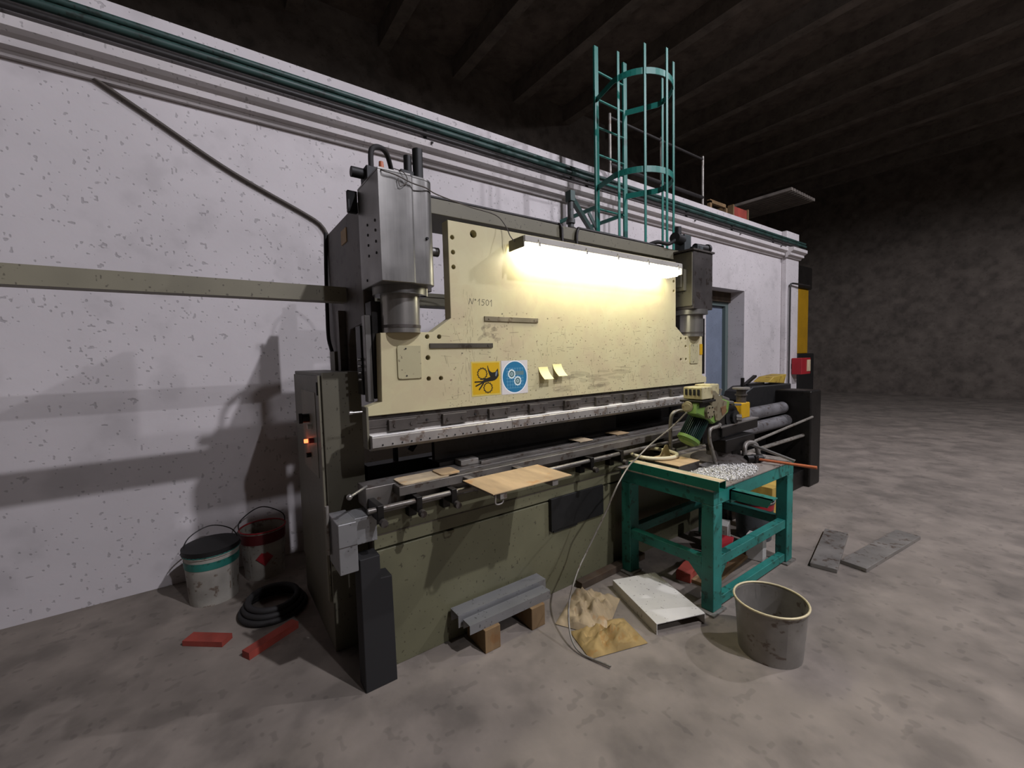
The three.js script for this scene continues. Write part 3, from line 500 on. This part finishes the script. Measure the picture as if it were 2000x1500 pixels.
// ------------------------------------------------------------------ green workbench
const TX0 = 1.78, TX1 = 2.9, TZ0 = 0.08, TZ1 = 0.78, TY = 0.765;
{
  const t = thing('workbench', 'green steel workbench with a dusty grey top', 'workbench');
  part('tabletop', box(TX0 - 0.02, TX1 + 0.02, TY, TY + 0.01, TZ0 - 0.02, TZ1 + 0.005, 0.002), mt.dust, t, 'dusty grey steel tabletop');
  for (const [a, b] of [[TX0, TZ1 - 0.08], [TX0, TZ0], [TX1 - 0.1, TZ1 - 0.08], [TX1 - 0.1, TZ0]]) {
    const l = part('leg', box(a, a + 0.1, 0.012, 0.675, b, b + 0.08, 0.006), mt.tableGreen, t);
    part('foot_plate', box(a - 0.03, a + 0.12, 0, 0.012, b - 0.02, b + 0.1), mt.galv, l);
  }
  part('apron', box(TX0, TX0 + 0.05, 0.675, TY, TZ0, TZ1, 0.004), mt.tableGreen, t);
  part('apron', box(TX1 - 0.05, TX1, 0.675, TY, TZ0, TZ1, 0.004), mt.tableGreen, t);
  part('apron', box(TX0 + 0.05, TX1 - 0.05, 0.675, TY, TZ1 - 0.05, TZ1, 0.004), mt.tableGreen, t);
  part('apron', box(TX0 + 0.05, TX1 - 0.05, 0.675, TY, TZ0, TZ0 + 0.05, 0.004), mt.tableGreen, t);
  part('brace', [box(TX0 + 0.005, TX0 + 0.06, 0.27, 0.335, TZ0 + 0.08, TZ1 - 0.08, 0.004)], mt.tableGreen, t);
  part('brace', [box(TX0 + 0.1, TX1 - 0.1, 0.27, 0.335, TZ1 - 0.065, TZ1 - 0.01, 0.004)], mt.tableGreen, t);
  part('brace', [box(TX0 + 0.1, TX1 - 0.1, 0.27, 0.335, TZ0 + 0.01, TZ0 + 0.065, 0.004)], mt.tableGreen, t);
  part('brace', [box(TX1 - 0.06, TX1 - 0.005, 0.27, 0.335, TZ0 + 0.08, TZ1 - 0.08, 0.004)], mt.tableGreen, t);
  part('brace', [box(TX0 + 0.1, TX1 - 0.1, 0.02, 0.075, TZ1 - 0.06, TZ1 - 0.01, 0.004)], mt.tableGreen, t);
  part('gusset', prism([[TX0 + 0.1, 0.27], [TX0 + 0.19, 0.27], [TX0 + 0.1, 0.18]].reverse(), 'z', TZ1 - 0.055, TZ1 - 0.015), mt.tableGreen, t);
  part('gusset', prism([[TZ1 - 0.08, 0.27], [TZ1 - 0.17, 0.27], [TZ1 - 0.08, 0.18]], 'x', TX0 + 0.01, TX0 + 0.055), mt.tableGreen, t);
  part('outrigger', [box(1.96, 2.02, 0.735, 0.742, 0.74, 1.03), prism([[0.74, 0.742], [1.03, 0.742], [1.0, 0.685], [0.74, 0.68]], 'x', 1.96, 1.967), box(1.96, 2.02, 0.66, 0.742, 0.78, 0.79)], mt.tableGreen, t, 'green angle bar sticking out at the front');
}
{
  const t = thing('square_tube', 'green rectangular steel tube lying along the left workbench edge', 'tube');
  const a = 1.762, b = 1.84, y0 = TY + 0.0105, y1 = y0 + 0.06;
  part('wall', box(a, a + 0.005, y0, y1, 0.16, 0.82), mt.tubeGreen, t); part('wall', box(b - 0.005, b, y0, y1, 0.16, 0.82), mt.tubeGreen, t);
  part('top', box(a + 0.005, b - 0.005, y1 - 0.005, y1, 0.16, 0.82), mt.tanLight, t, 'dusty pale top face'); part('bottom', box(a + 0.005, b - 0.005, y0, y0 + 0.005, 0.16, 0.82), mt.tubeGreen, t);
}
// metal cutting saw on the bench
const TT = TY + 0.01;
{
  const t = thing('cutoff_saw', 'green and cream metal cutting saw with finned motor on the bench', 'saw');
  part('base', [smooth(lathe([[0, 0], [0.2, 0], [0.2, 0.02], [0.17, 0.035], [0.1, 0.045], [0, 0.045]], 2.5, TT, 0.42, 36)), smooth(cyl([2.5, TT + 0.04, 0.42], [2.5, 0.93, 0.42], 0.09, 0.07, 24))], mt.darkSteel, t);
  part('vise', [box(2.42, 2.86, 0.85, 0.95, 0.36, 0.52, 0.01), turned(box(-0.2, 0.42, -0.035, 0.035, -0.03, 0.03, 0.006), 0, 0.05, 0, 2.62, 1.0, 0.45), box(2.55, 2.68, TT + 0.02, 0.86, 0.38, 0.5, 0.008)], mt.blackMetal, t);
  part('vise_bar', turned(box(-0.22, 0.44, -0.006, 0.006, -0.03, 0.03, 0.002), 0, 0.05, 0, 2.62, 1.042, 0.45), mt.polished, t);
  const gb = part('gearbox', smooth(prism([[2.13, 1.342], [2.262, 1.331], [2.365, 1.262], [2.48, 1.232], [2.455, 1.15], [2.35, 1.105], [2.255, 1.088], [2.195, 1.122], [2.04, 1.182], [2.05, 1.232]], 'z', 0.42, 0.515, 0.008), 0.5), mt.sawGreen, t);
  part('grimy_cover', smooth(prism([[2.2, 1.333], [2.258, 1.326], [2.36, 1.255], [2.42, 1.235], [2.4, 1.14], [2.32, 1.105], [2.27, 1.11], [2.24, 1.2], [2.17, 1.26]], 'z', 0.513, 0.524, 0.003), 0.5), mt.sawGrime, gb);
  parts('round_cover', [smooth(cyl([2.18, 1.182, 0.51], [2.18, 1.182, 0.535], 0.05, 0.046, 28)), smooth(cyl([2.235, 1.285, 0.52], [2.235, 1.285, 0.535], 0.024, 0.021, 18))], mt.sawGrime, gb);
  parts('bolt', [0, 1.05, 2.1, 3.14, 4.2, 5.2].map((a) => cyl([2.18 + Math.cos(a) * 0.036, 1.182 + Math.sin(a) * 0.036, 0.534], [2.18 + Math.cos(a) * 0.036, 1.182 + Math.sin(a) * 0.036, 0.54], 0.005, 0.005, 8)), mt.blackMetal, gb);
  part('rust_patch', smooth(prism([[2.33, 1.2], [2.4, 1.21], [2.41, 1.16], [2.35, 1.14]], 'z', 0.523, 0.527, 0.001), 0.5), M(0x85603a, 0.8, 0, { map: tDirty }), gb);
  part('neck', box(2.2, 2.5, 0.94, 1.12, 0.4, 0.47, 0.01), mt.blackMetal, t);
  const jb = part('terminal_box', [box(2.06, 2.2, 1.275, 1.36, 0.4, 0.54, 0.008), box(2.2, 2.32, 1.29, 1.37, 0.4, 0.52, 0.008)], mt.sawCream, t, 'cream terminal box');
  for (let i = 0; i < 4; i++) part('vent_slot', box(2.054, 2.063, 1.305, 1.345, 0.418 + i * 0.03, 0.432 + i * 0.03), mt.ink, jb);
  part('flange', [box(2.05, 2.22, 1.255, 1.27, 0.38, 0.55, 0.004), box(2.07, 2.2, 1.22, 1.255, 0.4, 0.52, 0.004)], mt.blackMetal, jb);
  part('end_cap', smooth(cyl([2.32, 1.335, 0.46], [2.35, 1.335, 0.46], 0.035)), mt.polished, jb);
  part('limit_switch', [smooth(cyl([2.12, 1.235, 0.42], [2.03, 1.225, 0.45], 0.031, 0.036, 22)), smooth(cyl([2.03, 1.225, 0.45], [2.024, 1.224, 0.452], 0.024, 0.024, 18))], mt.sawCream, t);
  // finned motor, its axle pointing down and left
  const m = part('motor', (() => { const g = [new THREE.CylinderGeometry(0.056, 0.056, 0.165, 28)]; for (let i = 0; i < 34; i++) { const a = i / 34 * Math.PI * 2; g.push(new THREE.BoxGeometry(0.02, 0.155, 0.003).rotateY(-a).translate(Math.cos(a) * 0.062, 0, Math.sin(a) * 0.062)); } return g.map((q) => turned(q.index ? q.toNonIndexed() : q, 0.15, 0, -0.58, 2.165, 1.06, 0.42)); })(), mt.sawMotor, t, 'dark finned motor');
  part('motor_flange', [smooth(turned(new THREE.CylinderGeometry(0.078, 0.078, 0.022, 28), 0.15, 0, -0.58, 2.165 - 0.05, 1.06 - 0.076, 0.408)), smooth(turned(new THREE.CylinderGeometry(0.07, 0.055, 0.018, 28), 0.15, 0, -0.58, 2.165 - 0.061, 1.06 - 0.093, 0.405))], mt.sawGreen, m);
  part('motor_flange', smooth(turned(new THREE.CylinderGeometry(0.078, 0.078, 0.022, 28), 0.15, 0, -0.58, 2.165 + 0.05, 1.06 + 0.076, 0.432)), mt.sawGreen, m);
  parts('fitting', [cyl([2.4, 1.29, 0.44], [2.4, 1.335, 0.45], 0.02), cyl([2.43, 1.28, 0.45], [2.435, 1.325, 0.46], 0.018), cyl([2.45, 1.26, 0.46], [2.53, 1.235, 0.47], 0.016), cyl([2.5, 1.22, 0.45], [2.62, 1.205, 0.46], 0.014), cyl([2.46, 1.25, 0.42], [2.5, 1.27, 0.42], 0.02), cyl([2.56, 1.2, 0.5], [2.66, 1.19, 0.5], 0.01)], mt.polished, t);
  part('blade_guard', [smooth(cyl([2.6, 1.1, 0.41], [2.6, 1.1, 0.47], 0.09, 0.09, 28)), smooth(cyl([2.62, 1.1, 0.47], [2.62, 1.1, 0.49], 0.05))], mt.black, t);
  part('blade_hub', smooth(cyl([2.64, 1.09, 0.48], [2.66, 1.09, 0.51], 0.028)), mt.polished, t);
  const y = part('clamp_housing', [box(2.7, 2.84, 1.075, 1.195, 0.41, 0.49, 0.008)], mt.yellow, t, 'yellow clamp housing');
  part('spindle', [smooth(cyl([2.775, 1.194, 0.45], [2.775, 1.25, 0.45], 0.035)), smooth(cyl([2.775, 1.25, 0.45], [2.775, 1.26, 0.45], 0.045)), smooth(cyl([2.775, 1.26, 0.45], [2.775, 1.3, 0.45], 0.034, 0.036))], mt.darkSteel, y);
  part('hand_disc', smooth(cyl([2.775, 1.3, 0.45], [2.775, 1.312, 0.45], 0.062, 0.062, 28)), mt.galv, y);
  part('coolant_pipe', tube([[2.42, 1.06, 0.47], [2.34, 1.06, 0.5], [2.235, 1.05, 0.5], [2.225, 0.98, 0.5], [2.26, 0.9, 0.5], [2.29, 0.82, 0.505], [2.3, TT + 0.005, 0.51]], 0.014, 60), mt.greyPipe, t);
  part('guard_pipe', tube([[2.26, TT + 0.002, 0.17], [2.24, 0.9, 0.18], [2.225, 1.05, 0.19], [2.235, 1.13, 0.2], [2.29, 1.152, 0.22], [2.36, 1.15, 0.3], [2.36, 1.14, 0.38]], 0.014, 60), mt.greyPipe, t);
}
// things on the bench
{
  const t = thing('steel_block', 'heavy dark steel block with a dusty top beside the hose loop', 'block');
  part('block', box(1.9, 2.15, TT, TT + 0.058, 0.2, 0.47, 0.004), mt.darkSteel, t); part('dusty_plate', box(1.9, 2.152, TT + 0.058, TT + 0.063, 0.2, 0.472, 0.001), mt.tan, t, 'tan dusty top plate');
}
solo('corner_gusset', turned(prism([[0, 0], [0.1, 0], [0.075, 0.085], [0.055, 0.085]], 'z', 0, 0.006), 0, -0.3, 0, 2.02, TT + 0.0635, 0.23), mt.sawCream, 'small cream triangular gusset standing beside the hose loop', 'gusset');
solo('hose_loop', tube([[1.9, TT + 0.078, 0.27], [1.87, TT + 0.08, 0.16], [1.93, TT + 0.078, 0.05], [2.06, TT + 0.076, 0.0], [2.17, TT + 0.076, 0.05], [2.19, TT + 0.076, 0.18], [2.14, TT + 0.077, 0.3], [2.02, TT + 0.078, 0.34]], 0.0135, 80, 10, true), mt.hose, 'cream hose loop lying across the dusty steel block', 'hose');
solo('power_cable', tube([[2.03, 1.19, 0.45], [1.99, 1.08, 0.36], [1.85, 0.96, 0.28], [1.72, 0.885, 0.27], [1.6, 0.86, 0.3], [1.42, 0.77, 0.35], [1.345, 0.59, 0.31], [1.23, 0.4, 0.28], [1.1, 0.27, 0.3], [0.98, 0.13, 0.36], [0.9, 0.02, 0.5], [0.95, 0.012, 0.7]], 0.0055, 120, 7), mt.greyPipe, 'thin grey power cable hanging from the saw down to the floor', 'cable');
solo('lever_bar', cyl([2.74, 0.89, 0.5], [2.81, TT + 0.012, 0.82], 0.011), mt.polished, 'bright steel lever bar resting on the bench beside the hammer', 'bar');
solo('long_bar', cyl([2.72, 0.875, 0.52], [4.2, 0.93, 0.45], 0.011), mt.greyPipe, 'long thin grey bar reaching from the saw to the rolling machine', 'bar');
{
  const t = thing('hammer', 'hammer with dark head and orange handle on the bench', 'hammer');
  part('head', [smooth(cyl([2.55, TT + 0.03, 0.6], [2.66, TT + 0.03, 0.66], 0.03, 0.028)), box(2.58, 2.63, TT + 0.005, TT + 0.055, 0.6, 0.66, 0.008)], mt.blackMetal, t);
  part('handle', cyl([2.61, TT + 0.028, 0.64], [2.69, TT + 0.02, 1.0], 0.009, 0.011), mt.orange, t);
}
{
  const t = thing('swivel_bracket', 'cast grey bracket standing at the rear right of the bench', 'bracket');
  part('arch', tube([[2.62, TT, 0.56], [2.63, TT + 0.09, 0.55], [2.7, TT + 0.12, 0.54], [2.78, TT + 0.1, 0.56], [2.8, TT, 0.58]], 0.018, 40), mt.galv, t);
  part('foot', box(2.6, 2.82, TT, TT + 0.012, 0.52, 0.62, 0.003), mt.galv, t);
}
{ // swarf
  const g = new THREE.TorusGeometry(0.0075, 0.0017, 4, 7, 4.2), n = 3200, im = new THREE.InstancedMesh(g, mt.chip, n);
  const mtx = new THREE.Matrix4(), q = new THREE.Quaternion(), e = new THREE.Euler(); seed = 31;
  for (let i = 0; i < n; i++) {
    let a, b, d; do { a = rr(-1, 1); b = rr(-1, 1); d = Math.hypot(a, b); } while (d > 1 || rnd() < d * 0.75);
    const x = 2.16 + a * 0.34 + b * 0.06, z = 0.63 + b * 0.145;
    e.set(rr(0, 6), rr(0, 6), rr(0, 6)); q.setFromEuler(e); const s = rr(0.6, 1.7);
    mtx.compose(new THREE.Vector3(x, TT + 0.004 + rnd() * 0.03 * (1 - d), z), q, new THREE.Vector3(s, s, s)); im.setMatrixAt(i, mtx);
  }
  im.name = 'metal_swarf'; im.userData = { label: 'heap of bright metal swarf on the bench top', category: 'swarf', kind: 'stuff' }; im.castShadow = im.receiveShadow = true; scene.add(im);
}
solo('steel_flat', box(2.165, 2.26, TT, TT + 0.012, 0.44, 0.5), mt.polished, 'lower short bright steel flat beside the swarf heap', 'flat', 'short steel flats by the swarf');
solo('steel_flat', box(2.16, 2.28, TT + 0.012, TT + 0.022, 0.45, 0.515), mt.polished, 'upper short bright steel flat lying on its twin beside the swarf', 'flat', 'short steel flats by the swarf');

// ------------------------------------------------------------------ behind the bench: rolling machine and more
{
  const t = thing('rolling_machine', 'dark plate rolling machine with two grey rollers behind the bench', 'machine');
  for (const [y, z, x1] of [[0.915, -0.1, 4.9], [0.76, -0.08, 5.1]]) part('roller', smooth(cyl([3.3, y, z], [x1, y, z], 0.068, 0.068, 32)), mt.roller, t);
  part('end_stand', box(4.95, 5.25, 0, 1.12, -0.3, 0.18, 0.02), mt.blackMetal, t);
  part('end_stand', box(3.25, 3.4, 0, 1.05, -0.25, 0.1, 0.02), mt.blackMetal, t);
  part('base', box(3.3, 5.2, 0, 0.2, -0.25, 0.12, 0.01), mt.blackMetal, t);
  part('hood', smooth(prism([[4.25, 0.95], [4.18, 1.05], [4.24, 1.14], [4.4, 1.19], [5.4, 1.17], [5.4, 0.95]].reverse(), 'z', -0.45, -0.2, 0.01), 0.5), mt.black, t);
  part('hood_support', box(4.4, 5.3, 0, 0.96, -0.42, -0.3), mt.black, t);
  part('tie_rod', cyl([3.3, 0.6, 0.1], [5.0, 0.6, 0.1], 0.02), mt.greyPipe, t);
  part('hand_lever', [box(4.5, 4.9, 1.18, 1.21, -0.4, -0.3, 0.006), turned(box(-0.15, 0.15, -0.012, 0.012, -0.02, 0.02), 0, 0, 0.35, 4.62, 1.24, -0.35), cyl([4.35, 1.18, -0.3], [4.35, 1.29, -0.3], 0.02)], mt.blackMetal, t);
}
solo('yellow_hopper', prism([[4.86, 1.212], [5.3, 1.175], [5.36, 1.29], [5.0, 1.27]], 'z', -0.42, -0.24, 0.006), M(0xb79a3c, 0.6, 0, { map: tDirty }), 'dusty yellow box on top of the rolling machine', 'box');
{
  const t = thing('red_box', 'red wall box with a pale panel at the corner of the wall', 'box');
  part('body', box(9.3, 9.75, 1.08, 1.42, -1.69, -1.5, 0.01), mt.red, t); part('panel', box(9.55, 9.72, 1.14, 1.38, -1.5, -1.49), mt.tanLight, t); part('bracket', box(9.3, 9.6, 1.2, 1.3, -1.7, -1.69), mt.blackMetal, t);
}
{
  const t = thing('yellow_column', 'tall yellow machine column beyond the wall corner', 'machine');
  part('body', box(10.3, 11.0, 1.5, 3.0, -2.6, -2.0, 0.02), M(0xb0850f, 0.5, 0, { map: tPaint }), t); part('base', box(10.2, 11.1, 0, 1.5, -2.7, -1.9, 0.02), mt.black, t); part('cap', box(10.25, 11.05, 3.0, 3.5, -2.65, -1.95, 0.02), mt.blackMetal, t);
}
// pails
function pail(name, x, z, r, h, m, label, rim, extra) {
  const t = thing(name, label, 'bucket');
  part('body', smooth(lathe([[0, 0.004], [r * 0.86, 0.004], [r * 0.88, 0], [r, h], [r + 0.006, h], [r + 0.006, h - 0.012], [r - 0.004, h - 0.01], [r * 0.86, 0.012], [0, 0.012]], x, 0, z, 36), 0.5), m, t);
  part('rim', new THREE.TorusGeometry(r + 0.003, 0.006, 8, 40).rotateX(Math.PI / 2).translate(x, h, z), rim, t);
  if (extra) extra(t); return t;
}
pail('paint_pail', -0.36, -1.58, 0.15, 0.36, mt.pail, 'white pail with a red diamond label below the white wall', mt.red, (t) => {
  part('band', smooth(cyl([-0.36, 0.27, -1.58], [-0.36, 0.362, -1.58], 0.1485, 0.1525, 36, true)), M(0x5c1418, 0.6, 0), t);
  const a = Math.atan2(-0.626 + 0.36, 2.1 + 1.58); part('diamond_label', turned(prism([[0, -0.06], [0.055, 0], [0, 0.06], [-0.055, 0]], 'z', 0.138, 0.144), -0.06, a, 0, -0.36, 0.16, -1.58), mt.red, t);
  part('wire_handle', tube([[-0.51, 0.33, -1.58], [-0.5, 0.42, -1.62], [-0.36, 0.49, -1.65], [-0.22, 0.42, -1.62], [-0.21, 0.33, -1.58]], 0.004, 40, 6), mt.blackMetal, t); });
pail('lidded_pail', -0.68, -1.42, 0.16, 0.34, mt.pail, 'white pail with teal band and black lid', mt.pailTeal, (t) => {
  part('lid', smooth(cyl([-0.68, 0.34, -1.42], [-0.68, 0.375, -1.42], 0.168, 0.168, 36)), mt.black, t); part('band', smooth(cyl([-0.68, 0.25, -1.42], [-0.68, 0.3, -1.42], 0.1575, 0.1595, 36, true)), mt.pailTeal, t);
  part('wire_handle', tube([[-0.85, 0.34, -1.42], [-0.8, 0.42, -1.5], [-0.68, 0.46, -1.54], [-0.56, 0.42, -1.5], [-0.51, 0.34, -1.42]], 0.004, 40, 6), mt.blackMetal, t); });
pail('grey_pail', 3.12, 0.4, 0.15, 0.33, M(0x55585a, 0.5, 0.2, { map: tDirty }), 'dark grey pail with a red band behind the bench braces', mt.galv, (t) => { part('band', smooth(cyl([3.12, 0.265, 0.4], [3.12, 0.318, 0.4], 0.1475, 0.1515, 36, true)), mt.red, t); });
pail('steel_bucket', 1.73, 1.12, 0.17, 0.28, mt.galv, 'open steel bucket with pale rim in front of the bench leg', M(0xcbbf9a, 0.5, 0.3));
solo('hose_coil', [0, 1, 2].map((i) => tube([...Array(12)].map((_, k) => { const a = k / 12 * Math.PI * 2; return [-0.37 + Math.cos(a) * (0.18 - i * 0.02), 0.022 + i * 0.03, -0.98 + Math.sin(a) * (0.19 - i * 0.015)]; }), 0.019, 80, 8, true)), mt.rubber, 'coil of black hose on the dark floor left of the press', 'hose');
solo('wood_offcut', turned(box(-0.15, 0.15, 0, 0.04, -0.03, 0.03), 0, 0.5, 0, -0.42, 0.001, -0.62), mt.redRust, 'reddish wooden offcut on the floor nearer the press', 'offcut', 'wooden offcuts by the hose coil');
solo('wood_offcut', turned(box(-0.12, 0.12, 0, 0.03, -0.04, 0.04), 0, -0.7, 0, -0.72, 0.001, -0.85), mt.redRust, 'reddish wooden offcut on the floor farther left of the press', 'offcut', 'wooden offcuts by the hose coil');
// floor in front of the bed
{
  const ch = (x0, x1, y, z0, z1, h, label) => solo('steel_channel', [box(x0, x1, y + h - 0.005, y + h, z0, z1), box(x0, x1, y, y + h - 0.005, z0, z0 + 0.005), box(x0, x1, y, y + h - 0.005, z1 - 0.005, z1)], mt.greySheet, label, 'channel', 'steel channels before the bed');
  ch(0.4, 1.02, 0.13, 0.02, 0.11, 0.07, 'grey steel channel nearest the bed on the timber block');
  ch(0.42, 0.98, 0.13, 0.125, 0.2, 0.05, 'grey steel channel in front of its taller neighbour on the timber');
  solo('timber_block', box(0.5, 0.6, 0, 0.13, 0.02, 0.22, 0.004), mt.wood, 'left timber block under the steel channels', 'block', 'timber blocks under the channels'); solo('timber_block', box(0.82, 0.92, 0, 0.13, 0.02, 0.22, 0.004), mt.wood, 'right timber block under the steel channels', 'block', 'timber blocks under the channels');
}
function crumple(w, d, amp, s) { const g = new THREE.PlaneGeometry(w, d, 22, 18).rotateX(-Math.PI / 2), p = g.attributes.position; for (let i = 0; i < p.count; i++) { const u = p.getX(i) / w + 0.5, v = p.getZ(i) / d + 0.5; p.setY(i, 0.004 + amp * Math.max(0, N2(u * 0.5 + s, v * 0.5 + s, 14, 3) - 0.15) * Math.pow(Math.max(0, Math.sin(Math.PI * u) * Math.sin(Math.PI * v)), 0.45)); } g.computeVertexNormals(); return g.toNonIndexed(); }
solo('paper_sack', turned(crumple(0.42, 0.3, 0.16, 0.1), 0, 0.5, 0, 1.22, 0, 0.29), M(0xb8ab92, 0.9, 0, { map: tTan, side: THREE.DoubleSide }), 'crumpled brown paper sack on the floor before the bed', 'sack');
solo('paper_sack', turned(crumple(0.36, 0.24, 0.12, 0.37), 0, -0.3, 0, 1.12, 0, 0.53), M(0xa99564, 0.9, 0, { map: tTan, side: THREE.DoubleSide }), 'crumpled yellowish sack on the floor nearer the viewer', 'sack');
solo('bent_sheet', [turned(box(-0.16, 0.16, 0.06, 0.064, -0.3, 0.2), 0, -0.35, 0, 1.58, 0, 0.55), turned(box(-0.164, -0.16, 0.0, 0.064, -0.3, 0.2), 0, -0.35, 0, 1.58, 0, 0.55), turned(box(0.16, 0.164, 0.0, 0.064, -0.3, 0.2), 0, -0.35, 0, 1.58, 0, 0.55)], mt.white, 'pale bent sheet metal tray lying upside down left of the bench leg', 'sheet');
solo('floor_rail', turned(box(-0.35, 0.35, 0, 0.05, -0.03, 0.03, 0.004), 0, 0.02, 0, 1.7, 0.001, 0.06), mt.lintel, 'brown steel bar on the floor along the bed', 'bar');
solo('red_brick', turned(box(-0.12, 0.12, 0, 0.065, -0.05, 0.05, 0.004), 0, 0.25, 0, 2.1, 0.001, 0.42), mt.redRust, 'red brick lying on the floor under the bench', 'brick');
solo('red_cover', turned(box(-0.14, 0.14, 0, 0.012, -0.09, 0.09, 0.003), 0, 0.3, 0.5, 2.5, 0.07, 0.42), mt.red, 'red plate leaning under the bench beside the white block', 'plate');
solo('white_block', turned(box(-0.05, 0.05, 0, 0.19, -0.06, 0.06, 0.006), 0, 0.2, 0, 2.72, 0.001, 0.6), mt.white, 'white block standing under the right end of the bench', 'block');
solo('floor_board', turned(box(-0.4, 0.4, 0, 0.025, -0.07, 0.07, 0.003), 0, 0.1, 0, 2.42, 0.001, 0.52), mt.wood, 'flat board on the floor under the bench', 'board');
solo('scrap_piece', turned(box(-0.06, 0.06, 0, 0.2, -0.04, 0.04, 0.004), 0, 0.3, 0.12, 2.74, 0.008, 0.34), mt.white, 'wider pale scrap piece leaning beside the dark grey pail', 'scrap', 'pale scrap under the bench');
solo('scrap_piece', turned(box(-0.04, 0.04, 0, 0.26, -0.03, 0.03, 0.004), 0, 0.1, -0.05, 2.63, 0.003, 0.25), mt.white, 'taller narrow pale scrap piece standing under the bench', 'scrap', 'pale scrap under the bench');
solo('yellow_carton', box(3.42, 3.76, 0.0, 0.36, 0.14, 0.42, 0.004), M(0xcdb25c, 0.8, 0, { map: tTan }), 'pale yellow carton standing beyond the bench', 'carton');
for (const [x, y, z, ry, w] of [[3.3, 0, 0.9, 0.2, 0.4], [3.6, 0, 1.15, -0.1, 0.5]]) solo('grey_plank', turned(box(-w, w, 0, 0.03, -0.08, 0.08, 0.003), 0, ry, 0, x, 0.001, z), mt.galv, z < 1 ? 'grey metal plank on the floor right of the bench, nearer the carton' : 'grey metal plank on the floor right of the bench, nearer the viewer', 'plank');

// ------------------------------------------------------------------ put every group at the base of its thing
scene.updateMatrixWorld(true);
for (const o of [...scene.children]) {
  if (!(o.isGroup || (o.isMesh && !o.isInstancedMesh))) continue;
  const b = new THREE.Box3().setFromObject(o), c = new THREE.Vector3((b.min.x + b.max.x) / 2, b.min.y, (b.min.z + b.max.z) / 2);
  if (o.isGroup) { o.position.copy(c); for (const k of o.children) k.position.sub(c); }
  else if (o.userData.kind !== 'structure') { o.geometry.translate(-c.x, -c.y, -c.z); o.position.copy(c); for (const k of o.children) k.position.sub(c); }
}
renderer.render(scene, camera);
